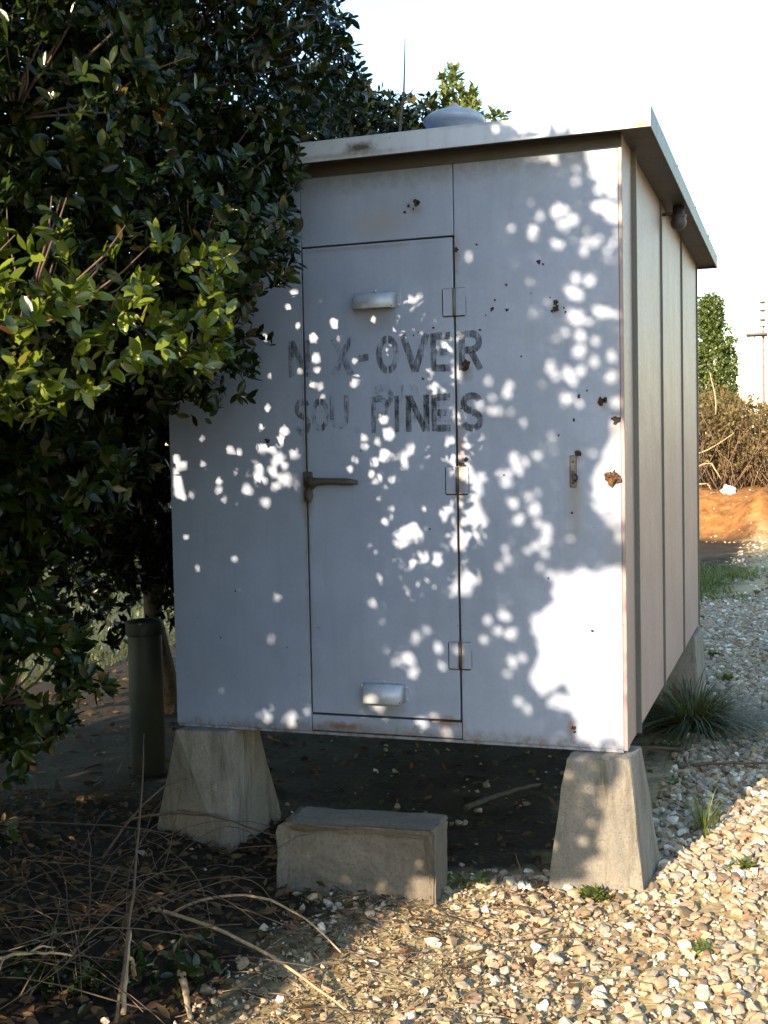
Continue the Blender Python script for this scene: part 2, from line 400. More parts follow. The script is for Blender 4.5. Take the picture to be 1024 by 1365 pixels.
def grid_axis(lo, hi, step, far_lo, far_hi, k=1.25):
    a = list(np.arange(lo, hi+1e-6, step))
    s = step; x = hi
    while x < far_hi: s *= k; x += s; a.append(x)
    s = step; x = lo; pre = []
    while x > far_lo: s *= k; x -= s; pre.append(x)
    return pre[::-1] + a
gx = grid_axis(-3.0, 1.6, 0.032, -900, 900, 1.22)
gy = grid_axis(-2.4, 3.2, 0.034, -900, 14, 1.05) 
gy = [y for y in gy if y < 13.5] + list(np.arange(13.5, 24, 0.16)) + [24+0.3*1.3**i for i in range(1, 32)]
V = [(x, y, gz(x, y)) for y in gy for x in gx]
nx_, ny_ = len(gx), len(gy)
ii = np.arange(nx_*ny_).reshape(ny_, nx_)
F = np.stack([ii[:-1, :-1].ravel(), ii[:-1, 1:].ravel(), ii[1:, 1:].ravel(), ii[1:, :-1].ravel()], 1)
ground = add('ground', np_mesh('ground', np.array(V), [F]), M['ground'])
tag(ground, 'sandy gravelly ground with dark soil and leaf litter under the bush', kind='structure')

# ------------------------------------------------------------------ shed
W = 1.83; D = 3.2314; ZB = 0.5; ZT = 2.70
XL, XR, DT, DB = -1.2297, -0.6188, 2.3881, 0.5701
shed = thing('relay_shed', (-0.915, 1.6, 0), 'silver painted sheet metal shed with stencilled door standing on four concrete piers', 'shed')
T = 0.02
wall_bm = lambda *a: box(*a, 0.002)
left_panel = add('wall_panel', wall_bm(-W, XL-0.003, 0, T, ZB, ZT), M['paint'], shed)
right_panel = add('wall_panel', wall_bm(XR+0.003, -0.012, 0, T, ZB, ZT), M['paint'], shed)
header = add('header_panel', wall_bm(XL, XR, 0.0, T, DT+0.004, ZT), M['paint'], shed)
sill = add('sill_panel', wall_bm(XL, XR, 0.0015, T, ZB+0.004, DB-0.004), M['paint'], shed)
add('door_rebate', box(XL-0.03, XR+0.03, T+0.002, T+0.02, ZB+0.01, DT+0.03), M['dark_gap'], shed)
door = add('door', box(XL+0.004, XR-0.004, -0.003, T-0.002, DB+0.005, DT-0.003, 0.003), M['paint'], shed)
add('corner_post', box(-0.012, 0.003, -0.0025, 0.06, ZB-0.004, ZT, 0.003), M['paint_side_bounce'], shed)
# bottom drip edge
add('bottom_channel', box(-W+0.004, -0.014, 0.004, 0.05, ZB-0.012, ZB-0.001), M['paint'], shed)
ys = [0.06, 0.27, 1.25, 2.235, D]
for i in range(4):
    add('side_panel', box(-T, 0.0 - (0.001 if i else 0), ys[i]+(0.004 if i else 0.002), ys[i+1]-0.004, ZB, ZT, 0.002), M['paint_side_bounce'], shed)
for y in ys[1:]:
    bm = box(-0.01, 0.019 if y < .5 else 0.009, y-0.006, y+0.002, ZB+0.002, ZT-0.003, 0.0015)
    bx(bm, 0.001, 0.003, y+0.002, y+0.02, ZB+0.004, ZT-0.004)
    add('standing_seam', bm, M['paint_seam'], shed)
for y0, y1 in ((0.022, 1.1), (1.105, 2.17), (2.175, D)):
    add('side_panel', box(-W-0.001, -W+T, y0, y1, ZB, ZT, 0.002), M['paint_side_bounce'], shed)
add('rear_wall', box(-W+0.02, -0.02, D-T, D-0.003, ZB, ZT), M['paint_side_bounce'], shed)
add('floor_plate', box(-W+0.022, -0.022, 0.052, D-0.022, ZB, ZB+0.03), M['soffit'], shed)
# rust chips on the panels (bare metal where the paint has flaked)
def chip(x, z, r, parent, y=-0.0015, elong=1.0, seed=0):
    rr = random.Random(int((x*37+z*91)*1000)+seed)
    n = 11; bm = bmesh.new(); ph = rr.uniform(0, 6)
    vs_ = []
    for k in range(n):
        a = 2*math.pi*k/n; q = r*rr.uniform(0.45, 1.25)
        vs_.append(bm.verts.new((x+q*math.cos(a), y, z+q*elong*math.sin(a))))
    f = bm.faces.new(vs_)
    bm.normal_update()
    if f.normal.y > 0: f.normal_flip()
    g = bmesh.ops.extrude_face_region(bm, geom=[f])
    for v in g['geom']:
        if isinstance(v, bmesh.types.BMVert): v.co.y -= 0.0004
    return add('rust_chip', bm, M['rust'], parent)
for x, z, r in [(-0.79, 2.512, .008), (-0.76, 2.523, .014), (-0.752, 2.522, .008), (-0.805, 2.491, .006), (-0.772, 2.50, .005)]: chip(x, z, r, header)
for x, z, r in [(-0.577, 1.912, .018), (-0.585, 1.895, .012), (-0.081, 1.76, .016), (-0.066, 1.763, .010), (-0.026, 1.69, .020), (-0.239, 2.12, .011), (-0.242, 2.098, .013), (-0.234, 2.108, .006),
                (-0.252, 2.09, .006), (-0.476, 2.111, .009), (-0.42, 2.105, .007), (-0.464, 2.143, .006), (-0.421, 2.195, .005), (-0.583, 1.561, .013), (-0.598, 1.538, .014), (-0.167, 1.572, .014),
                (-0.606, 2.337, .010), (-0.196, 0.571, .011), (-0.19, 0.556, .006), (-0.523, 2.037, .005), (-0.179, 1.695, .006), (-0.235, 1.642, .005), (-0.6, 1.749, .004), (-0.369, 1.933, .004),
                (-0.21, 2.10, .004), (-0.205, 2.085, .005), (-0.26, 2.14, .004), (-0.30, 2.27, .009), (-0.285, 2.262, .005), (-0.19, 1.36, .006), (-0.16, 1.78, .007), (-0.13, 1.80, .004), (-0.50, 2.09, .004), (-0.33, 2.16, .003),
                (-0.53, 2.35, .005), (-0.44, 1.50, .004), (-0.12, 0.93, .006), (-0.28, 1.12, .004)]: chip(x, z, r, right_panel)
for x, z, r in [(-1.389, 1.647, .010), (-1.40, 1.652, .005), (-1.55, 1.05, .004), (-1.62, 0.86, .004), (-1.33, 0.83, .004)]: chip(x, z, r, left_panel)
for x, z, r in [(-0.70, 2.055, .005), (-0.78, 2.03, .004), (-0.76, 2.04, .003), (-0.86, 0.66, .004), (-0.73, 1.30, .004), (-1.0, 1.60, .004), (-0.68, 1.72, .004), (-0.745, 1.865, .006)]: chip(x, z, r, door, -0.0045)

# vent hoods on the door
def hood(cx, zt, zb, w):
    h = bmesh.new()
    pr = [(-0.006, zt), (-0.024, zt-0.006), (-0.046, zt-0.022), (-0.056, zb)]
    xs = [cx-w/2, cx-w/2+0.012, cx+w/2-0.012, cx+w/2]
    sc = [0.25, 1, 1, 0.25]
    rows = []
    for x, s in zip(xs, sc):
        rows.append([h.verts.new((x, -0.004+(y+0.004)*s, z if s == 1 else z-0.0)) for y, z in pr])
    for a, b in zip(rows[:-1], rows[1:]):
        for i in range(len(pr)-1): h.faces.new((a[i], b[i], b[i+1], a[i+1]))
    bmesh.ops.recalc_face_normals(h, faces=h.faces[:])
    hd = add('vent_hood', h, M['steel'], door, smooth=True)
    sol = hd.modifiers.new('thickness', 'SOLIDIFY'); sol.thickness = 0.0025
    fl = box(cx-w/2-0.014, cx+w/2+0.014, -0.0055, -0.0030, zb+0.004, zt+0.013, 0.001)
    add('flange', fl, M['paint'], hd)
    for x, z in ((cx-w/2-0.007, zt-0.014), (cx+w/2+0.007, zt-0.014), (cx, zt+0.006), (cx-w/2-0.007, zb+0.012), (cx+w/2+0.007, zb+0.012)):
        s = bmesh.new(); bmesh.ops.create_uvsphere(s, u_segments=8, v_segments=5, radius=0.0055)
        bmesh.ops.scale(s, vec=(1, 0.6, 1), verts=s.verts); bmesh.ops.translate(s, vec=(x, -0.006, z), verts=s.verts)
        add('screw', s, M['steel'], hd, smooth=True)
    sl_ = box(cx-w/2+0.008, cx+w/2-0.008, -0.051, -0.0062, zb+0.004, zb+0.007)
    add('hood_shade_plate', sl_, M['dark_gap'], hd)  # dark plate across the hood mouth, painting in the shade inside
hood(-0.928, 2.200, 2.136, 0.172)
hood(-0.924, 0.705, 0.634, 0.168)

# hinges
for zc, mt in ((2.145, 'paint'), (1.482, 'paint'), (0.822, 'paint')):
    bm = box(XR-0.043, XR-0.006, -0.0065, -0.0030, zc-0.05, zc+0.05, 0.001)
    bx(bm, XR+0.006, XR+0.043, -0.0045, 0.0, zc-0.05, zc+0.05, 0.001)
    h = add('hinge', bm, M[mt], shed)
    pin = bmesh.new(); bmesh.ops.create_cone(pin, cap_ends=True, segments=10, radius1=0.0062, radius2=0.0062, depth=0.10)
    bmesh.ops.translate(pin, vec=(XR, -0.005, zc), verts=pin.verts)
    add('hinge_pin', pin, M['iron'] if zc < 2 else M['paint_seam'], h, smooth=True)
    add('weld_bead', box(XR-0.0465, XR-0.044, -0.0048, -0.0031, zc-0.05, zc+0.05), M['rust'], h)
    add('weld_bead', box(XR+0.0435, XR+0.0455, -0.0030, -0.0002, zc-0.045, zc+0.02), M['paint_seam'], h)
    add('weld_bead', box(XR-0.040, XR+0.042, -0.0046, -0.0032, zc+0.0505, zc+0.0525), M['paint_seam'], h)
    for zz in (zc-0.051, ):
        add('weld_bead', box(XR-0.044, XR+0.040, -0.0058, -0.0032, zz-0.003, zz+0.001, 0.0008), M['rust'], h)

# lever handle, rose and hanging keeper on the left of the door
hx, hz = -1.213, 1.478
bm = bmesh.new()
bmesh.ops.create_cone(bm, cap_ends=True, segments=18, radius1=0.027, radius2=0.022, depth=0.018, matrix=Matrix.Translation((hx, -0.013, hz)) @ Matrix.Rotation(R(90), 4, 'X'))
handle = add('door_handle', bm, M['iron'], door)
me = tubes_mesh('lever', [(curve_pts((hx-0.004, -0.034, hz+0.004), (hx+0.208, -0.036, hz+0.002), (0, -0.006, 0.004), 9), [0.018, 0.018, 0.015, 0.0135, 0.013, 0.0135, 0.0145, 0.0125, 0.007])], 10)
add('lever', me, M['iron'], handle)
bm = bmesh.new(); bmesh.ops.create_cone(bm, cap_ends=True, segments=14, radius1=0.014, radius2=0.013, depth=0.032, matrix=Matrix.Translation((hx, -0.026, hz+0.002)) @ Matrix.Rotation(R(90), 4, 'X'))
add('spindle', bm, M['iron'], handle)
bm = bmesh.new(); bmesh.ops.create_uvsphere(bm, u_segments=16, v_segments=10, radius=1.0)
bmesh.ops.scale(bm, vec=(0.019, 0.010, 0.032), verts=bm.verts); bmesh.ops.translate(bm, vec=(hx-0.004, -0.018, hz-0.045), verts=bm.verts)
add('keyhole_cover', bm, M['iron'], handle, smooth=True)
add('keeper', box(hx-0.028, hx+0.012, -0.012, -0.0042, hz-0.012, hz+0.045, 0.004), M['iron'], handle)

# hasp plate on the right panel
bm = box(-0.196, -0.171, -0.007, -0.0006, 1.452, 1.568, 0.004)
hasp = add('hasp_plate', bm, M['paint_seam'], right_panel)
add('slot', box(-0.189, -0.178, -0.0085, -0.0072, 1.463, 1.512, 0.001), M['iron'], hasp)
add('staple', tubes_mesh('staple', [(curve_pts((-0.176, -0.004, 1.50), (-0.176, -0.004, 1.475), (0.010, -0.022, 0), 7), 0.004)], 6), M['iron'], hasp)
bm = bmesh.new(); bmesh.ops.create_uvsphere(bm, u_segments=8, v_segments=6, radius=0.004); bmesh.ops.translate(bm, vec=(-0.183, -0.008, 1.545), verts=bm.verts)
add('bolt_head', bm, M['iron'], hasp, smooth=True)

# eave fitting on the right side
eave = add('eave_fitting', lathe(bmesh.new(), [(0.0, 2.588), (0.022, 2.590), (0.034, 2.604), (0.036, 2.625), (0.030, 2.638), (0.036, 2.642), (0.036, 2.652), (0.026, 2.660), (0.026, 2.695), (0.0, 2.696)], 0.07, 1.37, 16), M['black'], shed, smooth=True)
add('conduit', tubes_mesh('conduit', [([(-0.005, 1.34, 2.655), (0.03, 1.35, 2.658), (0.07, 1.37, 2.66)], 0.008)], 8), M['black'], eave)

# roof
OR, OF, YR, Z1, Z2 = 0.115, 0.101, 3.3885, 2.7634, 2.6871
XLf = -W-OR
roof = add('roof', box(XLf+0.008, OR-0.008, -OF+0.008, YR-0.008, 2.722, 2.758), M['paint_roof'], shed)
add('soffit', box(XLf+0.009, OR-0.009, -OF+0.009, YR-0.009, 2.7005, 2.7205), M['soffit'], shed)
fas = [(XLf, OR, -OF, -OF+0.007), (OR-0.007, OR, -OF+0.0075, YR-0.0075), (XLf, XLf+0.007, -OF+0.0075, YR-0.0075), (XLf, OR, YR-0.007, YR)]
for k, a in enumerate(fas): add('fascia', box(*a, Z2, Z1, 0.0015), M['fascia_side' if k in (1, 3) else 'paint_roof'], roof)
for y in (0.86, 1.78, 2.68):
    add('roof_seam', box(XLf-0.002, OR+0.003, y-0.014, y+0.014, 2.7585, 2.7745, 0.003), M['paint_roof'], roof)
vent = add('roof_vent', lathe(bmesh.new(), [(0.075, 2.759), (0.075, 2.905), (0.118, 2.918), (0.127, 2.930), (0.127, 2.938), (0.120, 2.948), (0.095, 2.966), (0.06, 2.978), (0.034, 2.984)], -0.735, 0.46, 36), M['steel'], roof, smooth=True)
add('vent_cap', lathe(bmesh.new(), [(0.034, 2.985), (0.030, 2.990), (0.012, 3.006), (0.002, 3.010)], -0.735, 0.46, 18), M['cap'], vent, smooth=True)
add('eave_strip', box(-W, 0.002, -0.007, -0.003, 2.652, 2.6995), M['eave'], roof)  # dark strip along the wall top just below the soffit

# moss along the fascia corner
# stencilled lettering
def stroke_letter(ch):
    t = 0.19
    def seg(a, b): return ('s', a, b)
    L = {'N': [seg((.08, 0), (.08, 1)), seg((.12, .97), (.62, .03)), seg((.66, 0), (.66, 1))],
         'X': [seg((.08, 1), (.66, 0)), seg((.66, 1), (.08, 0))],
         '-': [seg((.05, .42), (.6, .46))],
         'V': [seg((.04, 1), (.37, .02)), seg((.70, 1), (.37, .02))],
         'E': [seg((.1, 0), (.1, 1)), seg((.2, .92), (.66, .92)), seg((.2, .5), (.56, .5)), seg((.2, .08), (.66, .08))],
         'I': [seg((.35, 0), (.35, 1))],
         'R': [seg((.1, 0), (.1, 1)), ('a', (.38, .73), .25, .21, 90, -90), seg((.2, .93), (.38, .93)), seg((.2, .52), (.38, .52)), seg((.38, .48), (.66, 0))],
         'P': [seg((.1, 0), (.1, 1)), ('a', (.38, .72), .26, .22, 90, -90), seg((.2, .93), (.38, .93)), seg((.2, .5), (.38, .5))],
         'O': [('a', (.37, .5), .28, .42, 84, -84), ('a', (.37, .5), .28, .42, 96, 264)],
         'U': [seg((.1, 1), (.1, .34)), seg((.64, 1), (.64, .34)), ('a', (.37, .34), .27, .26, 182, 358)],
         'S': [('a', (.37, .73), .26, .20, 20, 268), ('a', (.37, .27), .27, .21, 88, -160)],
         '.': [seg((.2, .02), (.2, .16))]}[ch]
    polys = []
    for s in L:
        if s[0] == 's':
            a = np.array(s[1]); b = np.array(s[2]); d = (b-a)/np.linalg.norm(b-a); nrm = np.array([-d[1], d[0]])*t/2
            polys.append([a-nrm, b-nrm, b+nrm, a+nrm])
        else:
            (cx, cy), rx, ry, a0, a1 = s[1], s[2], s[3], s[4], s[5]
            n = 12; th = np.radians(np.linspace(a0, a1, n+1))
            for i in range(n):
                q = []
                for aa, k in ((th[i], 1), (th[i+1], 1), (th[i+1], -1), (th[i], -1)):
                    q.append(np.array([cx+(rx+k*t/2)*math.cos(aa), cy+(ry+k*t/2)*math.sin(aa)]))
                polys.append(q)
    return polys
def letter(ch, x0, x1, z0, z1, wear, y, parent, xclip=None, slant=0.0):
    V = []; F = []
    for q in stroke_letter(ch):
        pts = [(x0+(p[0]/0.74)*(x1-x0), z0+p[1]*(z1-z0)+slant*(p[0]-0.37)) for p in q]
        o = len(V); V += [(p[0], y, p[1]) for p in pts]; F.append(tuple(range(o, o+4)))
    me = bpy.data.meshes.new('letter'); me.from_pydata(V, [], F)
    bm = bmesh.new(); bm.from_mesh(me); bmesh.ops.recalc_face_normals(bm, faces=bm.faces[:])
    if xclip is not None:
        side, xc = xclip
        g = bm.verts[:]+bm.edges[:]+bm.faces[:]
        bmesh.ops.bisect_plane(bm, geom=g, plane_co=(xc, 0, 0), plane_no=(1 if side == 'l' else -1, 0, 0), clear_outer=True)
    for f in bm.faces:
        if f.normal.y > 0: f.normal_flip()
    bm.to_mesh(me); bm.free()
    a = me.attributes.new('wear', 'FLOAT', 'POINT'); a.data.foreach_set('value', np.full(len(me.vertices), wear, dtype=np.float32))
    return add('letter', me, M['letter'], parent)
YD, YW = -0.0042, -0.0012
r0, r1 = 1.892, 2.034
letter('N', -1.292, -1.205, r0, r1, .03, YW, left_panel, ('l', XL-0.004))
letter('N', -1.292, -1.205, r0, r1, .03, YD, door, ('r', XL+0.006))
letter('X', -1.115, -1.022, r0, r1, .035, YD, door)
letter('-', -1.010, -0.948, r0, r1, .03, YD, door)
letter('O', -0.930, -0.838, r0, r1, .0, YD, door)
letter('V', -0.828, -0.724, r0, r1, .0, YD, door)
letter('E', -0.715, -0.628, r0, r1, -.01, YD, door)
letter('R', -0.606, -0.513, r0, r1, -.01, YW, right_panel)
r0, r1 = 1.668, 1.806
letter('S', -1.275, -1.205, r0, r1, .03, YW, left_panel, ('l', XL-0.004))
letter('S', -1.275, -1.205, r0, r1, .03, YD, door, ('r', XL+0.006))
letter('O', -1.203, -1.128, r0+0.012, r1, .04, YD, door)
letter('U', -1.125, -1.045, r0+0.02, r1+0.01, .03, YD, door)
letter('.', -1.030, -0.97, r0, r1, .04, YD, door)
letter('P', -0.955, -0.885, r0, r1, .02, YD, door)
letter('I', -0.885, -0.815, r0, r1, -.03, YD, door)
letter('N', -0.815, -0.725, r0, r1, -.02, YD, door)
letter('E', -0.715, -0.632, r0, r1, -.01, YD, door)
letter('S', -0.604, -0.513, r0, r1, -.03, YW, right_panel)
for ch, a, b in (('P', -0.940, -0.862), ('I', -0.865, -0.795), ('N', -0.800, -0.712), ('E', -0.700, -0.627)):
    letter(ch, a, b, r0+0.036, r1+0.040, .075, YD-0.0004, door)

# ------------------------------------------------------------------ piers, block, pipe
def hexa(name, base, top, mat, label, cat, group=None, bev=0.013, jag=0.008):
    c = Vector((sum(p[0] for p in base)/4, sum(p[1] for p in base)/4, 0))
    bm = bmesh.new()
    vb = [bm.verts.new(Vector(p)-c) for p in base]; vt = [bm.verts.new(Vector(p)-c) for p in top]
    bm.faces.new(vb[::-1]); bm.faces.new(vt)
    for i in range(4): bm.faces.new((vb[i], vb[(i+1) % 4], vt[(i+1) % 4], vt[i]))
    bmesh.ops.bevel(bm, geom=bm.edges[:], offset=bev, segments=2, profile=0.6, affect='EDGES')
    bmesh.ops.triangulate(bm, faces=bm.faces[:])
    bmesh.ops.subdivide_edges(bm, edges=[e for e in bm.edges if e.calc_length() > 0.05], cuts=5, use_grid_fill=True)
    bmesh.ops.triangulate(bm, faces=bm.faces[:])
    zt = max(v.co.z for v in bm.verts)
    for v in bm.verts:
        k = 0.35 if v.co.z > zt-0.004 else 1
        v.co += Vector(noise.noise_vector((v.co+c)*14))*jag*k + Vector(noise.noise_vector((v.co+c)*45))*jag*0.5*k
        v.co.z = min(v.co.z, zt)
    o = add(name, bm, M[mat], None, c, smooth=False)
    return tag(o, label, cat, group)
zt = 0.486
G = 'concrete piers under the shed'
hexa('concrete_pier', [(-0.292, -0.10, -.1), (0.068, -0.045, -.1), (0.10, 0.31, -.1), (-0.25, 0.32, -.1)], [(-0.205, -0.115, zt), (0.016, -0.06, zt), (0.034, 0.14, zt), (-0.185, 0.13, zt)],
     'concrete', 'tapered concrete pier half lit by sun, under the front right corner', 'pier', G)
hexa('concrete_pier', [(-2.03, 0.10, -.1), (-1.565, -0.06, -.1), (-1.53, 0.42, -.1), (-1.98, 0.46, -.1)], [(-1.81, -0.06, zt), (-1.583, -0.045, zt), (-1.55, 0.18, zt), (-1.79, 0.20, zt)],
     'concrete', 'tapered concrete pier in deep shade under the front left corner', 'pier', G)
hexa('concrete_pier', [(-0.36, 2.72, -.1), (0.05, 2.72, -.1), (0.06, 3.33, -.1), (-0.36, 3.33, -.1)], [(-0.27, 2.82, zt), (0.012, 2.82, zt), (0.020, 3.24, zt), (-0.27, 3.24, zt)],
     'concrete', 'concrete pier behind the big grass clump, under the far right corner', 'pier', G)
hexa('concrete_pier', [(-1.98, 2.75, -.1), (-1.55, 2.75, -.1), (-1.55, 3.3, -.1), (-1.98, 3.3, -.1)], [(-1.88, 2.85, zt), (-1.62, 2.85, zt), (-1.62, 3.2, zt), (-1.88, 3.2, zt)],
     'concrete', 'concrete pier deepest in the dark beneath the shed, far left corner', 'pier', G)

def step_block():
    bm = bmesh.new()
    x0, x1, y0, y1, z0, z1 = -1.212, -0.622, -0.408, -0.205, -0.06, 0.268
    # outline in the XZ plane with a rounded left shoulder
    n = 6
    prof = [(x0, z0), (x1, z0), (x1, z1-0.012)] + [(x1-0.012+0.012*math.cos(a), z1-0.012+0.012*math.sin(a)) for a in (0.8,)] + [(x1-0.012, z1)]
    for i in range(n+1):
        a = R(90+90*i/n); prof.append((x0+0.045+0.045*math.cos(a), z1-0.055+0.055*math.sin(a)))
    f = [bm.verts.new((x, y0, z)) for x, z in prof]; b = [bm.verts.new((x, y1, z)) for x, z in prof]
    bm.faces.new(f); bm.faces.new(b[::-1])
    for i in range(len(prof)):
        j = (i+1) % len(prof); bm.faces.new((f[i], b[i], b[j], f[j]))
    bmesh.ops.recalc_face_normals(bm, faces=bm.faces[:])
    ff = [q for q in bm.faces if abs(q.normal.y+1) < 1e-3][0]
    r = bmesh.ops.inset_individual(bm, faces=[ff], thickness=0.045)
    for v in ff.verts: v.co.y += 0.034; v.co.z -= 0.0
    bmesh.ops.bevel(bm, geom=[e for e in bm.edges if e.calc_length() > 0.1], offset=0.009, segments=2, affect='EDGES')
    bmesh.ops.triangulate(bm, faces=bm.faces[:])
    for _ in range(3):
        bmesh.ops.subdivide_edges(bm, edges=[e for e in bm.edges if e.calc_length() > 0.035], cuts=1)
        bmesh.ops.triangulate(bm, faces=bm.faces[:])
    for v in bm.verts:
        v.co += Vector(noise.noise_vector(v.co*16))*0.007 + Vector(noise.noise_vector(v.co*60))*0.004
    c = Vector((-0.917, -0.31, 0)); R3 = Matrix.Rotation(R(3.5), 4, 'Z')
    for v in bm.verts: v.co = R3 @ (v.co-c)
    o = add('concrete_block', bm, M['concrete2'], None, c, smooth=False)
    return tag(o, 'low pebbly concrete step block with recessed face below the shed door', 'step')
step_block()

pipe = thing('marker_post', (-2.42, 0.76, 0), 'thick grey green round post standing in shade left of the shed', 'post')
pz = gz(-2.42, 0.76)-0.05
add('tube', lathe(bmesh.new(), [(0.083, pz), (0.083, 0.745), (0.080, 0.75)], -2.42, 0.76, 28), M['pipe'], pipe, smooth=True)
add('cap', lathe(bmesh.new(), [(0.088, 0.735), (0.091, 0.74), (0.091, 0.795), (0.086, 0.803), (0.03, 0.812)], -2.42, 0.76, 28), M['pipe'], pipe, smooth=True)

# nest stuck to the wall
bm = bmesh.new(); bmesh.ops.create_icosphere(bm, subdivisions=4, radius=1.0)
for v in bm.verts:
    v.co = Vector((v.co.x*0.030, v.co.y*0.022, v.co.z*0.036))
    v.co *= .66; v.co += Vector(noise.noise_vector(v.co*70+Vector((3, 1, 7))))*0.016 + Vector(noise.noise_vector(v.co*200))*0.007
    v.co.y = min(v.co.y, 0.004)
nest = add('insect_nest', bm, M['nest'], None, Vector((-0.040, -0.006, 1.487)), smooth=True)
tag(nest, 'small brown crumbly lump stuck to the sunlit wall near the right corner', 'nest')

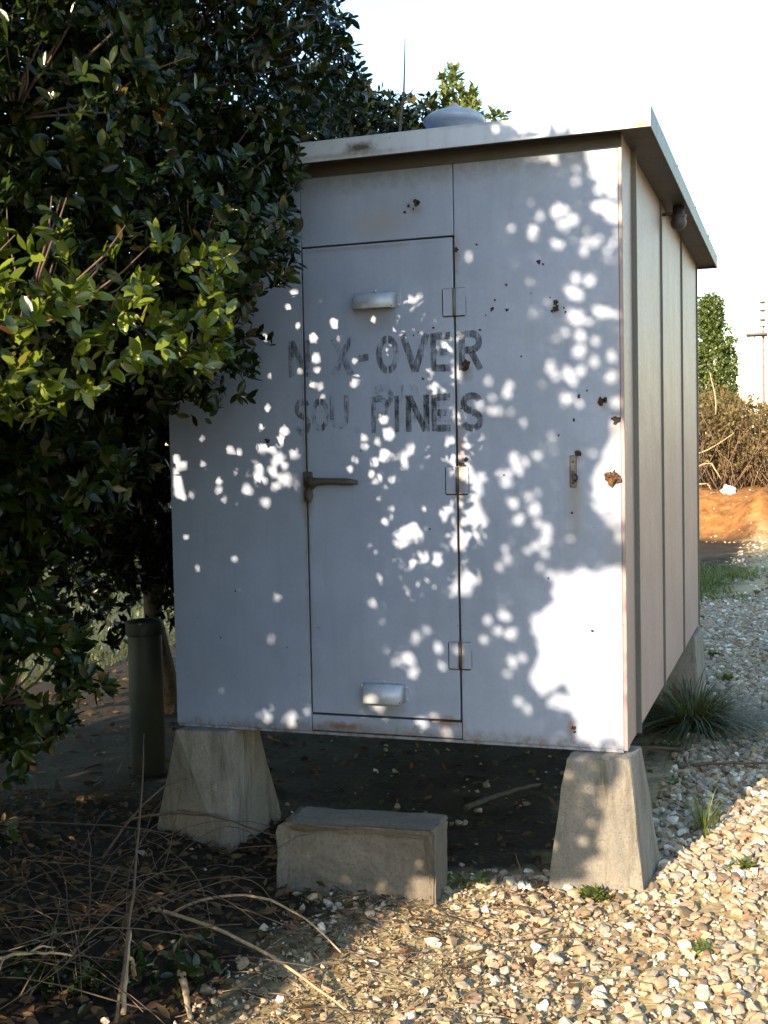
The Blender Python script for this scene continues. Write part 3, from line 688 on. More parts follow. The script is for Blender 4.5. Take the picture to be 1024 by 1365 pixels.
HOLE_K = 0.62
HOLES = [(-1.261,2.214,0.0173),(-1.289,2.165,0.0144),(-1.152,2.186,0.0154),(-1.127,2.246,0.0096),(-1.1,2.092,0.0269),(-1.018,2.113,0.0096),(-0.94,2.099,0.0115),(-0.76,2.162,0.0135),(-1.252,2.091,0.0135),(-1.079,2.034,0.0135),(-1.187,2.041,0.0241),(-1.179,1.962,0.0269),(-1.016,1.942,0.0154),(-1.171,1.916,0.0154),(-1.128,1.895,0.0096),(-1.248,1.917,0.0135),(-1.011,1.883,0.0154),(-1.023,1.855,0.0173),(-1.197,1.86,0.0173),(-1.161,1.851,0.0212),(-1.151,1.812,0.0135),(-0.886,1.661,0.0327),(-0.908,1.716,0.0212),(-0.935,1.633,0.0173),(-0.985,1.649,0.0173),(-0.983,1.615,0.0192),(-0.901,1.58,0.0346),(-0.947,1.557,0.025),(-1.023,1.564,0.0164),(-1.046,1.528,0.0164),(-0.938,1.491,0.0327),(-0.958,1.51,0.0192),(-0.881,1.478,0.0125),(-0.903,1.457,0.0096),(-0.831,1.579,0.0144),(-0.824,1.55,0.0164),(-0.799,1.6,0.0135),(-0.767,1.537,0.0087),(-0.643,1.634,0.0115),(-1.281,1.592,0.0164),(-1.317,1.686,0.0212),(-1.334,1.647,0.0144),(-1.373,1.614,0.0154),(-1.352,1.574,0.0192),(-1.321,1.549,0.0154),(-1.37,1.525,0.0154),(-1.306,1.495,0.0231),(-1.333,1.491,0.0135),(-1.275,1.483,0.0115),(-1.366,1.466,0.0135),(-0.491,1.846,0.0154),(-0.478,1.784,0.0115),(-0.426,1.8,0.0192),(-0.414,1.83,0.0154),(-0.531,1.763,0.0154),(-0.484,1.738,0.0173),(-0.455,1.737,0.0144),(-0.413,1.732,0.0115),(-0.367,1.694,0.0115),(-0.578,1.514,0.0289),(-0.521,1.493,0.0192),(-0.397,1.571,0.0115),(-0.397,1.544,0.0173),(-0.384,1.513,0.0173),(-0.459,1.508,0.0115),(-0.423,1.507,0.0135),(-0.436,1.468,0.0173),(-0.406,1.394,0.025),(-0.387,1.332,0.0192),(-0.751,1.375,0.0096),(-0.88,1.376,0.0135),(-0.909,1.328,0.0173),(-0.879,1.345,0.0087),(-0.547,1.337,0.0192),(-0.591,1.328,0.0135),(-0.93,1.414,0.0096),(-0.681,1.445,0.0077),(-1.266,2.214,0.0181),(-1.322,2.248,0.0159),(-1.289,2.166,0.0136),(-1.39,2.051,0.0181),(-1.507,1.829,0.0159),(-1.388,1.775,0.0159),(-1.378,1.905,0.0136),(-1.484,1.967,0.0113),(-1.421,1.704,0.0159),(-1.321,1.684,0.0226),(-1.334,1.645,0.0136),(-1.379,1.614,0.0159),(-1.417,1.623,0.0226),(-1.461,1.636,0.0181),(-1.286,1.592,0.0181),(-1.355,1.574,0.0204),(-1.324,1.55,0.0181),(-1.432,1.542,0.0204),(-1.382,1.528,0.0181),(-1.442,1.505,0.0181),(-1.408,1.49,0.0136),(-1.496,1.526,0.0159),(-1.529,1.521,0.0113),(-1.486,1.456,0.0226),(-1.41,1.405,0.0181),(-1.307,1.492,0.0294),(-1.338,1.495,0.0181),(-1.371,1.466,0.0159),(-1.276,1.477,0.0159),(-1.545,1.401,0.0159),(-1.59,1.416,0.0159),(-1.614,1.492,0.0159),(-1.611,1.457,0.0113),(-1.558,1.615,0.0204),(-1.52,1.602,0.0136),(-1.681,1.664,0.0113),(-1.684,1.558,0.0136),(-1.803,1.584,0.0226),(-1.771,1.559,0.0204),(-1.812,1.53,0.0159),(-1.8,1.489,0.034),(-1.794,1.447,0.0272),(-1.735,1.434,0.0159),(-1.775,1.429,0.0181),(-1.767,1.264,0.0136),(-1.717,1.137,0.0113),(-1.738,1.095,0.0091),(-1.536,1.048,0.0136),(-1.552,1.178,0.0091),(-1.37,1.03,0.0181),(-1.381,1.094,0.0136),(-0.906,0.828,0.0144),(-0.874,0.823,0.012),(-0.881,0.787,0.0144),(-0.825,0.801,0.0288),(-0.807,0.748,0.024),(-0.792,0.888,0.018),(-0.748,0.914,0.012),(-0.704,0.847,0.0168),(-0.689,0.776,0.0144),(-0.621,0.838,0.0144),(-1.402,0.86,0.0144),(-1.417,0.544,0.0192),(-1.363,0.538,0.0144),(-1.315,0.553,0.0216),(-1.316,0.522,0.0192),(-1.255,0.575,0.012),(-1.247,0.9,0.0096),(-1.458,0.545,0.012),(-0.678,0.521,0.024),(-0.724,0.581,0.0144),(-0.511,0.958,0.0216),(-0.451,0.977,0.0288),(-0.429,0.908,0.0264),(-0.47,0.919,0.018),(-0.53,0.885,0.0168),(-0.418,0.81,0.0216),(-0.383,0.823,0.0168),(-0.437,0.759,0.0144),(-0.362,0.627,0.0168),(-0.4,0.654,0.0192),(-0.965,1.013,0.0144),(-0.921,0.999,0.0096),(-0.302,2.644,0.0088),(-0.274,2.639,0.0132),(-0.246,2.642,0.0147),(-0.235,2.622,0.0103),(-0.184,2.646,0.0103),(-0.261,2.579,0.0088),(-0.164,2.543,0.0103),(-0.151,2.592,0.0103),(-0.452,2.605,0.0088),(-0.552,2.537,0.0103),(-0.494,2.57,0.0059),(-0.329,2.487,0.0059),(-0.294,2.432,0.0147),(-0.232,2.444,0.0265),(-0.204,2.449,0.0147),(-0.177,2.409,0.0206),(-0.212,2.398,0.0147),(-0.318,2.387,0.0162),(-0.323,2.363,0.0118),(-0.398,2.398,0.0103),(-0.24,2.336,0.0132),(-0.22,2.326,0.0118),(-0.178,2.335,0.0103),(-0.129,2.331,0.0147),(-0.134,2.294,0.0118),(-0.079,2.341,0.0132),(-0.098,2.323,0.0132),(-0.032,2.322,0.0147),(-0.051,2.296,0.0103),(-0.095,2.452,0.0132),(-0.123,2.369,0.0088),(-0.166,2.198,0.0162),(-0.118,2.192,0.025),(-0.187,2.159,0.0132),(-0.167,2.142,0.0162),(-0.563,2.341,0.0103),(-0.559,2.308,0.0132),(-0.524,2.306,0.0074),(-0.599,2.363,0.0088),(-0.548,2.38,0.0059),(-0.086,2.082,0.0221),(-0.055,2.073,0.0147),(-0.333,2.199,0.0088),(-0.272,2.123,0.0074),(-0.147,2.075,0.0088),(-0.181,2.075,0.0088),(-0.164,2.197,0.0185),(-0.119,2.191,0.0268),(-0.174,2.153,0.0227),(-0.155,2.139,0.0144),(-0.089,2.081,0.0185),(-0.056,2.075,0.0185),(-0.023,2.065,0.0124),(-0.161,2.059,0.0289),(-0.123,2.045,0.0144),(-0.208,2.012,0.0165),(-0.152,1.999,0.0268),(-0.097,1.975,0.0165),(-0.157,1.942,0.0289),(-0.103,1.897,0.0185),(-0.043,1.92,0.0165),(-0.042,1.846,0.0247),(-0.265,1.877,0.0165),(-0.246,1.852,0.0124),(-0.265,1.901,0.0103),(-0.197,1.86,0.0289),(-0.183,1.835,0.0185),(-0.152,1.869,0.0227),(-0.211,1.776,0.0185),(-0.193,1.773,0.0144),(-0.16,1.755,0.0144),(-0.026,1.753,0.0268),(-0.313,1.568,0.0165),(-0.398,1.545,0.0185),(-0.361,1.547,0.0144),(-0.384,1.514,0.0144),(-0.401,1.573,0.0124),(-0.459,1.507,0.0124),(-0.435,1.467,0.0144),(-0.315,1.435,0.0124),(-0.347,1.417,0.0165),(-0.406,1.393,0.0206),(-0.328,1.368,0.0309),(-0.389,1.331,0.0206),(-0.317,1.319,0.0206),(-0.283,1.302,0.0247),(-0.288,1.256,0.0268),(-0.323,1.236,0.0165),(-0.294,1.211,0.0144),(-0.234,1.292,0.0103),(-0.197,1.266,0.0124),(-0.438,1.228,0.0124),(-0.431,1.189,0.0165),(-0.465,1.16,0.0185),(-0.309,1.162,0.0124),(-0.275,1.133,0.0185),(-0.221,1.129,0.0165),(-0.358,1.219,0.0124),(-0.114,1.574,0.0144),(-0.091,1.502,0.0227),(-0.076,1.526,0.0165),(-0.096,1.473,0.0185),(-0.078,1.358,0.0165),(-0.054,1.329,0.0185),(-0.106,1.387,0.0124),(-0.092,1.372,0.0124),(-0.017,1.276,0.0185),(-0.401,0.654,0.0168),(-0.367,0.632,0.0168),(-0.417,0.793,0.0144),(-0.415,0.92,0.012),(-0.109,0.554,0.0288),(-0.075,0.544,0.0192),(-0.075,0.59,0.0168),(-0.399,2.697,0.0103),(-0.369,2.726,0.0103),(-0.338,2.724,0.0132),(-0.325,2.699,0.0118),(-0.306,2.687,0.0118),(-0.294,2.715,0.0147),(-0.277,2.7,0.0162),(-0.253,2.691,0.0147),(-0.223,2.676,0.0177),(-0.125,0.146,0.0202),(-0.094,0.214,0.0165),(-0.225,0.122,0.0147),(-0.104,0.056,0.0238),(-0.169,0.383,0.0165),(-0.121,0.456,0.0128),(-0.093,0.336,0.0147),(-0.054,0.339,0.0183),(-2.946,0.296,0.0232),(-2.528,0.015,0.029),(-2.516,0.179,0.0174),(-0.824,-0.473,0.0232),(-0.741,-0.494,0.029),(-0.677,-0.51,0.029),(-1.111,-0.519,0.0232),(-1.111,-0.539,0.0232),(-1.129,-0.572,0.029),(-7.625,2.615,0.029),(-1.247,-0.386,0.0174),(-1.092,-0.473,0.0174),(-0.87,-0.53,0.0232),(-1.068,-0.068,0.0111),(-0.979,-0.051,0.0111),(-0.678,-0.015,0.0111),(-0.588,0.003,0.0127),(-0.499,-0.101,0.0127),(-0.559,-0.121,0.0111)]
LITPOLY = [[(-0.14,2.645),(-0.113,2.646),(-0.005,2.648),(-0.008,2.505),(-0.024,2.51),(-0.033,2.561),(-0.043,2.575),(-0.067,2.511),(-0.081,2.519),(-0.077,2.548),(-0.107,2.568),(-0.134,2.597),(-0.12,2.623)],[(-0.082,2.432),(-0.008,2.439),(-0.009,2.339),(-0.035,2.361),(-0.042,2.378),(-0.079,2.381)],[(-0.262,2.739),(0.108,2.749),(0.146,2.655),(-0.182,2.661),(-0.242,2.71)],[(-0.06,1.645),(-0.041,1.659),(0.015,1.643),(0.012,1.319),(-0.03,1.353),(-0.082,1.415),(-0.096,1.444),(-0.053,1.453),(-0.015,1.491),(-0.052,1.52),(-0.071,1.569),(-0.085,1.617)],[(-0.352,0.83),(-0.31,0.947),(-0.355,0.991),(-0.251,1.051),(-0.238,1.142),(-0.091,1.144),(0.02,1.168),(0.013,0.493),(-0.054,0.5),(-0.132,0.553),(-0.176,0.619),(-0.215,0.686),(-0.278,0.694),(-0.312,0.751)],[(-0.007,0.429),(0.027,0.457),(0.038,0.32),(0.058,0.193),(0.09,-0.003),(-0.037,0.002),(-0.062,0.061),(-0.07,0.086),(-0.027,0.116),(-0.035,0.185),(0.025,0.224),(0.017,0.267),(-0.016,0.316),(0.009,0.361)]]
# ------------------------------------------------------------------ shade raster in the plane of the shed front, looked at along the sun
U0, U1, W0, W1, RS = -4.2, 1.0, -1.6, 5.4, 0.005
nu, nw = int((U1-U0)/RS), int((W1-W0)/RS)
gu = U0+(np.arange(nu)+.5)*RS; gw = W0+(np.arange(nw)+.5)*RS
GU, GW = np.meshgrid(gu, gw)
LIT = np.zeros((nw, nu), dtype=bool)
def inpoly(P):
    c = np.zeros(GU.shape, dtype=bool); n = len(P)
    for i in range(n):
        (x1, y1), (x2, y2) = P[i], P[(i+1) % n]
        if y1 == y2: continue
        k = ((GW < y1) != (GW < y2)) & (GU < (x2-x1)*(GW-y1)/(y2-y1)+x1)
        c ^= k
    return c
GU0, GW0 = GU, GW
def vnoise(cell, seed):
    rr = np.random.default_rng(seed); a = rr.random((int((W1-W0)/cell)+3, int((U1-U0)/cell)+3))
    fx, fy = (GU0-U0)/cell, (GW0-W0)/cell; ix, iy = fx.astype(int), fy.astype(int); tx, ty = fx-ix, fy-iy
    tx, ty = tx*tx*(3-2*tx), ty*ty*(3-2*ty)
    return (a[iy, ix]*(1-tx)+a[iy, ix+1]*tx)*(1-ty)+(a[iy+1, ix]*(1-tx)+a[iy+1, ix+1]*tx)*ty-.5
GU = GU0+vnoise(.09, 1)*.09+vnoise(.028, 2)*.075; GW = GW0+vnoise(.09, 3)*.09+vnoise(.028, 4)*.075
for P in LITPOLY: LIT |= inpoly(P)
rim = vnoise(.035, 5)
GU, GW = GU0, GW0
for (u, w, r) in HOLES:
    r = r*HOLE_K*(.8 if u > -.6 else 1)
    i0, i1 = int((u-r-U0)/RS)-1, int((u+r-U0)/RS)+2; j0, j1 = int((w-r-W0)/RS)-1, int((w+r-W0)/RS)+2
    i0, j0 = max(0, i0), max(0, j0)
    LIT[j0:j1, i0:i1] |= (GU[j0:j1, i0:i1]-u)**2+(GW[j0:j1, i0:i1]-w)**2 < r*r
GU = GU0+vnoise(.10, 6)*.08+vnoise(.03, 7)*.06
LIT |= inpoly([(-.58, -.06), (-.3, -.04), (-.1, .0), (.03, .45), (.07, .5), (.99, 1.2), (.99, -1.59), (-.47, -1.59), (-.50, -.9), (-.505, -.51), (-.52, -.3)])
GU = GU0
# openings only in the outer crown, which let sun reach leaves and twigs further in
LITC = LIT.copy()
wobble = .16*np.sin(GU*41+GW*13)+.14*np.sin(GW*37-GU*19)+.12*np.sin(GU*83+GW*71)
LITC |= ((((GU+.70)/.27)**2+((GW-1.34)/.27)**2 < 1+1.2*wobble) & (GU < -.55+.12*wobble))
LITC |= (((GU+.76)/.13)**2+((GW-1.13)/.09)**2 < 1+1.2*wobble)
for u, w, r in ((-.75, 1.95, .085), (-.67, 1.88, .06), (-.70, 2.06, .04), (-.85, 2.05, .05), (-.62, 1.98, .04), (-.80, 1.90, .03), (-.87, 1.99, .03), (-.72, 1.82, .025), (-.62, 1.72, .025), (-.66, 2.02, .02), (-.56, 1.63, .03), (-.90, 1.75, .025), (-.95, 2.12, .03), (-.80, 2.15, .02), (-.85, .35, .03), (-.78, .55, .02), (-.95, .62, .02)):
    LITC |= (GU-u)**2+(GW-w)**2 < r*r
def blocks(P, mask):
    """P (n,k,3) leaf points -> True where any of them would shade a sunlit spot"""
    t = -P[..., 1]
    u = P[..., 0]+.268*t; w = P[..., 2]-.377*t
    i = np.clip(((u-U0)/RS).astype(int), 0, nu-1); j = np.clip(((w-W0)/RS).astype(int), 0, nw-1)
    inside = (u > U0) & (u < U1) & (w > W0) & (w < W1)
    return (mask[j, i] & inside & (t > -0.35)).any(axis=1)

# ------------------------------------------------------------------ foliage
LT8 = np.array([(0, 0, 0), (.22, 0, -.03), (.52, 0, -.05), (.82, 0, -.05), (.20, .34, .06), (.50, .50, .07), (.80, .33, .03), (.20, -.34, .06), (.50, -.50, .07), (.80, -.33, .03), (1, 0, -.12)])
LF8_3 = np.array([(0, 7, 1), (0, 1, 4), (3, 9, 10), (3, 10, 6)]); LF8_4 = np.array([(1, 7, 8, 2), (1, 2, 5, 4), (2, 8, 9, 3), (2, 3, 6, 5)])
LT4 = np.array([(0, 0, 0), (.45, .5, .08), (1, 0, -.05), (.45, -.5, .08)])
LF4_3 = np.array([(0, 3, 2), (0, 2, 1)])
def unit(a): return a/np.maximum(np.linalg.norm(a, axis=-1, keepdims=True), 1e-9)
def rosettes(tips, axis, per=6, L=(.055, .085), spread=0.9, back=0.05, face=(0, 0, .25)):
    n = len(tips)
    A = unit(axis); r = unit(rng.normal(size=(n, 3))); B = unit(np.cross(A, r)); C = np.cross(A, B)
    ang = rng.uniform(0, 2*np.pi, (n, 1))+np.arange(per)[None]*2.4+rng.normal(0, .25, (n, per))
    rad = B[:, None]*np.cos(ang)[..., None]+C[:, None]*np.sin(ang)[..., None]
    k = rng.uniform(0.25, 1.0, (n, per, 1))
    Dv = unit(A[:, None]*(1-k*spread*0.75)+rad*(0.35+k*spread)+rng.normal(0, .12, (n, per, 3)))
    Nv = A[:, None]*0.9-rad*0.25+rng.normal(0, .22, (n, per, 3))+np.array(face)
    Nv = unit(Nv-(Nv*Dv).sum(-1, keepdims=True)*Dv)
    base = tips[:, None]-A[:, None]*(rng.uniform(0, back, (n, per, 1)))
    Ln = rng.uniform(L[0], L[1], (n, per))*(0.8+0.3*rng.random((n, 1)))
    return base.reshape(-1, 3), Dv.reshape(-1, 3), Nv.reshape(-1, 3), Ln.ravel()
def leaf_points(base, Dv, Nv, Ln, tmpl, ratio):
    S = np.cross(Nv, Dv)
    w = Ln*ratio
    return base[:, None]+tmpl[None, :, 0, None]*(Dv*Ln[:, None])[:, None]+tmpl[None, :, 1, None]*(S*w[:, None])[:, None]+tmpl[None, :, 2, None]*(Nv*w[:, None])[:, None]
def leaf_mesh(name, parts, ratio=0.44, hi=True):
    tm = LT8 if hi else LT4
    P = np.concatenate([leaf_points(*p, tm, ratio) for p in parts]); n, k, _ = P.shape
    off = (np.arange(n)*k)[:, None, None]
    if hi: F = [(LF8_3[None]+off).reshape(-1, 3), (LF8_4[None]+off).reshape(-1, 4)]
    else: F = [(LF4_3[None]+off).reshape(-1, 3)]
    return np_mesh(name, P.reshape(-1, 3), F, np.repeat(rng.random(n), k))
LTP = np.array([(a, c*w, 0) for a, w in ((.02, .05), (.15, .28), (.30, .46), (.45, .5), (.60, .44), (.75, .33), (.88, .18), (1, .02)) for c in ((-1, -.4, .4, 1) if w > .2 else (0,))])
def keep(p, mask, ratio=0.44):
    k = np.concatenate([~blocks(leaf_points(*(a[s:s+20000] for a in p[:4]), LTP, ratio), mask) for s in range(0, len(p[0]), 20000)])
    return tuple(a[k] for a in p)
def shell(c, r, n, lo=0.5, clump=None):
    d = unit(rng.normal(size=(n, 3))); rr = lo+(1-lo)*rng.random((n, 1))**0.6
    wob = 1+0.16*np.sin(d[:, :1]*7+c[0]*9)*np.cos(d[:, 2:]*6+c[2]*5)
    p = np.array(c)+d*np.array(r)*rr*wob
    ax = d*np.array([.8, .8, .6])+np.array([0, 0, .5])+rng.normal(0, .35, (n, 3))
    if clump is not None:
        k = np.array([noise.noise((q[0]*5.5, q[1]*5.5, q[2]*6.5)) > clump for q in p]); p = p[k]; ax = ax[k]
    return p, ax
def in_view(P, margin=0.03):
    q = P-np.array(CAM); z = q@np.array(cF); x = q@np.array(cR); y = q@np.array(cU)
    a, b = 512/1602.5+margin, 682.5/1602.5+margin
    return (z > 0.1) & (np.abs(x) < a*z) & (np.abs(y) < b*z)

bush = thing('evergreen_bush', (-2.3, -1.9, 0), 'huge glossy leaved evergreen bush crowding the left side and overhanging the shed roof', 'bush')
near = [  # (centre, radii, tips, inner limit of the shell)
    ((-1.245, -1.673, 2.02), (.34, .32, .33), 387, .72), ((-1.52, -1.78, 2.05), (.40, .4, .42), 403, .6), ((-1.162, -1.319, 2.16), (.30, .30, .28), 325, .65),
    ((-1.36, -1.47, 2.66), (.42, .40, .42), 620, .55), ((-1.20, -.80, 2.27), (.27, .27, .27), 356, .5), ((-1.13, -1.16, 1.93), (.17, .18, .15), 108, .5),
    ((-1.38, -1.66, 1.0), (.22, .22, .20), 201, .5), ((-1.62, -1.75, 0.85), (.3, .3, .35), 170, .5), ((-1.40, -1.45, 2.03), (.22, .2, .24), 372, .3)]
mid = [((-1.42, -.519, 2.53), (.39, .40, .42), 837), ((-1.473, -.428, 3.06), (.56, .50, .55), 1080), ((-1.60, 0.2, 3.45), (.45, .5, .4), 567), ((-1.66, 1.0, 3.45), (.32, .5, .36), 405),
       ((-1.30, -.24, 2.66), (.19, .16, .15), 162), ((-1.55, -1.0, 3.2), (.6, .5, .6), 945), ((-1.50, -.35, 2.05), (.26, .25, .32), 351)]
fill = [((-1.50, -.62, 2.06), (.24, .25, .22), 200), ((-2.55, .35, 1.75), (.42, .5, .75), 620), ((-3.0, -1.2, 1.1), (.5, .7, 1.0), 560), ((-2.25, -.75, 1.25), (.34, .4, .40), 260), ((-1.75, -.95, 1.55), (.3, .3, .22), 200), ((-2.1, -.9, 2.6), (.7, .7, .8), 900), ((-2.15, -.1, 1.85), (.42, .5, .42), 420), ((-2.0, -.9, 1.95), (.45, .5, .35), 420), ((-2.2, .5, 3.0), (.55, .8, .8), 700), ((-2.45, -.6, 1.5), (.4, .5, .35), 300), ((-2.5, -1.6, 1.6), (.5, .6, .9), 500)]
pn = []
for c, r, n, lo in near:
    sun_clump = lo >= .6 or c[2] == 1.93
    t, a = shell(c, r, int(n*(.62 if sun_clump else 1.25)), lo, -.12)
    pn.append(rosettes(t, a, 7, (.038, .070) if sun_clump else (.034, .060), face=(-.3, -.9, .45))+(np.full(len(t)*7, 1.0 if lo >= .6 or c[2] == 1.93 else 0.0)*np.repeat(t[:, 2]+rng.normal(0, .05, len(t)) < 2.17, 7),))
pn = tuple(np.concatenate([p[i] for p in pn]) for i in range(5))
pn = keep(pn, LIT); young = pn[4] > .5; pn = pn[:4]  # young marks clumps in the sunlit zone, drawn in the sun-painted colour
pm = []
for c, r, n in mid:
    t, a = shell(c, r, int(n*1.25), .45, -.10)
    pm.append(rosettes(t, a, 6, (.036, .064)))
pm = tuple(np.concatenate([p[i] for p in pm]) for i in range(4)); pm = keep(pm, LIT)
pf = []
for c, r, n in fill:
    t, a = shell(c, r, n, .3)
    pf.append(rosettes(t, a, 6, (.06, .09)))
pf = tuple(np.concatenate([p[i] for p in pf]) for i in range(4)); pf = keep(pf, LIT)
# unseen outer crown towards the sun, gaps shaped to throw dappled shade on the shed
NC = 15000
def caster(n, ulo, uhi, wlo, whi, t0, t1, L, edge=True):
    u = rng.uniform(ulo, uhi, n); w = rng.uniform(wlo, whi, n)
    t = rng.uniform(t0, t1, n)
    if edge: t += np.maximum((u+2.75)/.925, 1.2)          # the crown keeps its distance from the shed, further out to the right
    tips = np.stack([u-.268*t, -t, w+.377*t], 1)
    tips = tips[tips[:, 2] > 0.25]
    ax = np.array([-.2, -.7, .55])+rng.normal(0, .5, tips.shape)
    return rosettes(tips, ax, 5, L)
pc = [caster(6500, -1.95, .10, -.02, 2.72, .15, 1.5, (.03, .05)), caster(7000, -.75, .10, -.02, 2.72, .15, 1.3, (.022, .040)), caster(5600, -1.95, .10, -.05, 2.72, .15, 1.7, (.045, .075)), caster(4200, -2.4, -.45, -1.2, 1.6, .6, 3.0, (.07, .105)), caster(2600, -2.4, -.45, 1.6, 2.75, .6, 3.0, (.07, .105)),
      caster(3400, -2.6, -.50, 2.6, 4.8, 2.8, 5.6, (.08, .12), False),  # further unseen foliage, added to block sky and deepen the shade
      caster(2600, -3.8, -2.2, -.8, 4.6, 1.5, 5.4, (.09, .13), False), caster(3600, -2.5, -.50, 2.35, 4.0, 0.3, 3.2, (.07, .11), False), caster(2200, -3.4, -2.0, .0, 3.6, .2, 2.2, (.08, .12), False)]
pc = tuple(np.concatenate([p[i] for p in pc]) for i in range(4)); pc = keep(pc, LITC)
k = ~in_view(pc[0], .05); pc = tuple(a[k] for a in pc)
# the nearest, largest looking leaves are objects of their own
q = pn[0]-np.array(CAM); z = q@np.array(cF)
ctr = pn[0]+pn[1]*pn[3][:, None]*.5-np.array(CAM); zc = ctr@np.array(cF)
bi = np.floor((ctr@np.array(cR))/zc*160).astype(int)*10007+np.floor((ctr@np.array(cU))/zc*160).astype(int)
first = np.zeros(len(z), bool)
o_ = np.argsort(zc); _, fi = np.unique(bi[o_], return_index=True); first[o_[fi]] = True
score = np.where(in_view(pn[0], -.01), pn[3]/z, 0)*(1+2.0*first)*(1+.5*np.abs((pn[2]*(ctr/zc[:, None])).sum(1)))
sel = np.zeros(len(z), bool); sel[np.argsort(-score)[:300]] = True
proto = []
for v in range(8):
    vv = LT8.copy(); rr = np.random.default_rng(v+3)
    vv[:, 2] += rr.normal(0, .02, 11); vv[10, 2] -= .08*(v % 4)/3; vv[:, 1] *= rr.uniform(.85, 1.12)
    vv2 = vv.copy(); vv2[:, 1] *= .44; vv2[:, 2] *= .44
    proto.append(np_mesh('leaf', vv2, [LF8_3, LF8_4])); proto[-1].materials.append(M['leaf' if v > 3 else 'leaf_sun_tint'])
inv = Matrix.Translation(-BASE[bush.name])
for j, i in enumerate(np.nonzero(sel)[0]):
    d, nrm, b, L = Vector(pn[1][i]), Vector(pn[2][i]), Vector(pn[0][i]), float(pn[3][i])
    s = nrm.cross(d)
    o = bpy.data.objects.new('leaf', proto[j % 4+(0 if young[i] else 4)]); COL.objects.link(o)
    o.parent = bush; o.matrix_parent_inverse = inv
    o.matrix_basis = Matrix(((d.x*L, s.x*L, nrm.x*L, b.x), (d.y*L, s.y*L, nrm.y*L, b.y), (d.z*L, s.z*L, nrm.z*L, b.z), (0, 0, 0, 1)))
rest = tuple(a[~sel & ~young] for a in pn); rest_sun = tuple(a[~sel & young] for a in pn)
tag(add('foliage', leaf_mesh('foliage', [rest, pm]), M['leaf'], bush), kind='stuff')
tag(add('sun_tinted_foliage', leaf_mesh('sun_tinted_foliage', [rest_sun]), M['leaf_sun_tint'], bush), kind='stuff')
tag(add('foliage', leaf_mesh('inner_foliage', [pf], hi=False), M['leaf'], bush), kind='stuff')
tag(add('foliage', leaf_mesh('crown_foliage', [pc], hi=False), M['leaf'], bush), kind='stuff')
# trunk and limbs
limbs = []
for b0, tops in (((-2.45, -1.9, -.05), [(-1.6, -1.4, 1.9), (-1.6, -1.2, 2.6), (-2.2, -2.8, 2.8), (-2.0, -1.0, 2.9)]), ((-2.65, -1.0, -.05), [(-1.7, -.4, 2.6), (-1.8, .2, 3.2), (-2.3, -.2, 2.4)]),
                 ((-2.5, -3.2, -.05), [(-2.0, -3.9, 2.8), (-1.6, -4.4, 3.0), (-2.4, -4.6, 3.6), (-2.8, -4.2, 2.4)])):
    mid_ = Vector(b0)+Vector((random.uniform(-.1, .1), random.uniform(-.1, .1), .9))
    limbs.append((curve_pts(b0, mid_, (.03, .02, 0), 5), [.075, .065, .06, .055, .05]))
    for tp in tops: limbs.append((curve_pts(mid_, tp, (0, 0, .12), 8, .03), list(np.linspace(.045, .010, 8))))
add('trunk', tubes_mesh('trunk', limbs, 8), M['bark'], bush)
tw = []
for c, r, n in [q[:3] for q in near]+mid:
    for _ in range(16):
        a = Vector(c)-Vector((.25*r[0], 0, .3*r[2])); d = Vector(rng.normal(size=3)); d.normalize(); d.z = abs(d.z)*.8
        tw.append((curve_pts(a, Vector(c)+Vector((d.x*r[0], d.y*r[1], d.z*r[2]))*.95, (0, 0, -.02), 5, .012), [.0045, .004, .0035, .003, .0015]))
tw = [t for t in tw if not blocks(np.array([[tuple(p) for p in t[0]]]), LIT)[0]]
tag(add('twigs', tubes_mesh('twigs', tw, 4), M['twig'], bush), kind='stuff')
# bare shoot rising out of the crown
def tree(name, label, cat, base, crowns, per, L, mat, trunk_r=.06, group=None, mask=None, twigs=True, ratio=.44, lo=.45):
    t = thing(name, base, label, cat, group); ps = []
    for c, r, n in crowns:
        tp, ax = shell(c, r, n, lo); ps.append(rosettes(tp, ax, per, L))
    p = tuple(np.concatenate([q[i] for q in ps]) for i in range(4))
    if mask is not None: p = keep(p, mask)
    tag(add('crown', leaf_mesh(name+'_crown', [p], ratio, hi=False), M[mat], t), kind='stuff')
    lm = []
    top = Vector(crowns[0][0]); b = Vector(base); b.z -= .06
    lm.append((curve_pts(b, top, (.05, .03, 0), 9, .03), list(np.linspace(trunk_r, trunk_r*.25, 9))))
    for c, r, n in crowns[1:]:
        lm.append((curve_pts(b.lerp(top, .45), c, (0, 0, .1), 6, .03), list(np.linspace(trunk_r*.5, .008, 6))))
    add('trunk', tubes_mesh(name+'_trunk', lm, 7), M['bark'], t)
    return t
G2 = 'evergreen trees behind the shed'
tree('evergreen_tree', 'dark evergreen tree in shade close behind the grey green post', 'tree', (-3.02, 2.05, 0), [((-3.1, 1.4, 2.7), (.85, 1.2, 1.7), 1700), ((-2.75, 1.3, 1.5), (.5, .9, .62), 1100), ((-2.8, 1.2, .88), (.5, .8, .22), 70), ((-3.5, 1.4, .8), (.5, .9, .4), 160), ((-4.1, 3.2, .9), (.8, 1.2, .6), 230), ((-3.3, .4, 1.55), (.6, .9, .70), 900), ((-3.9, 2.6, 1.9), (.7, 1.0, 1.1), 700), ((-3.3, 3.0, 1.7), (.6, 1.0, .85), 700), ((-3.0, .3, 2.2), (.6, .7, 1.2), 700), ((-3.4, -.3, 1.9), (.6, .7, .85), 500), ((-2.5, 1.7, 2.6), (.5, .8, 1.3), 500)], 6, (.06, .095), 'leaf_tree', .07, G2)
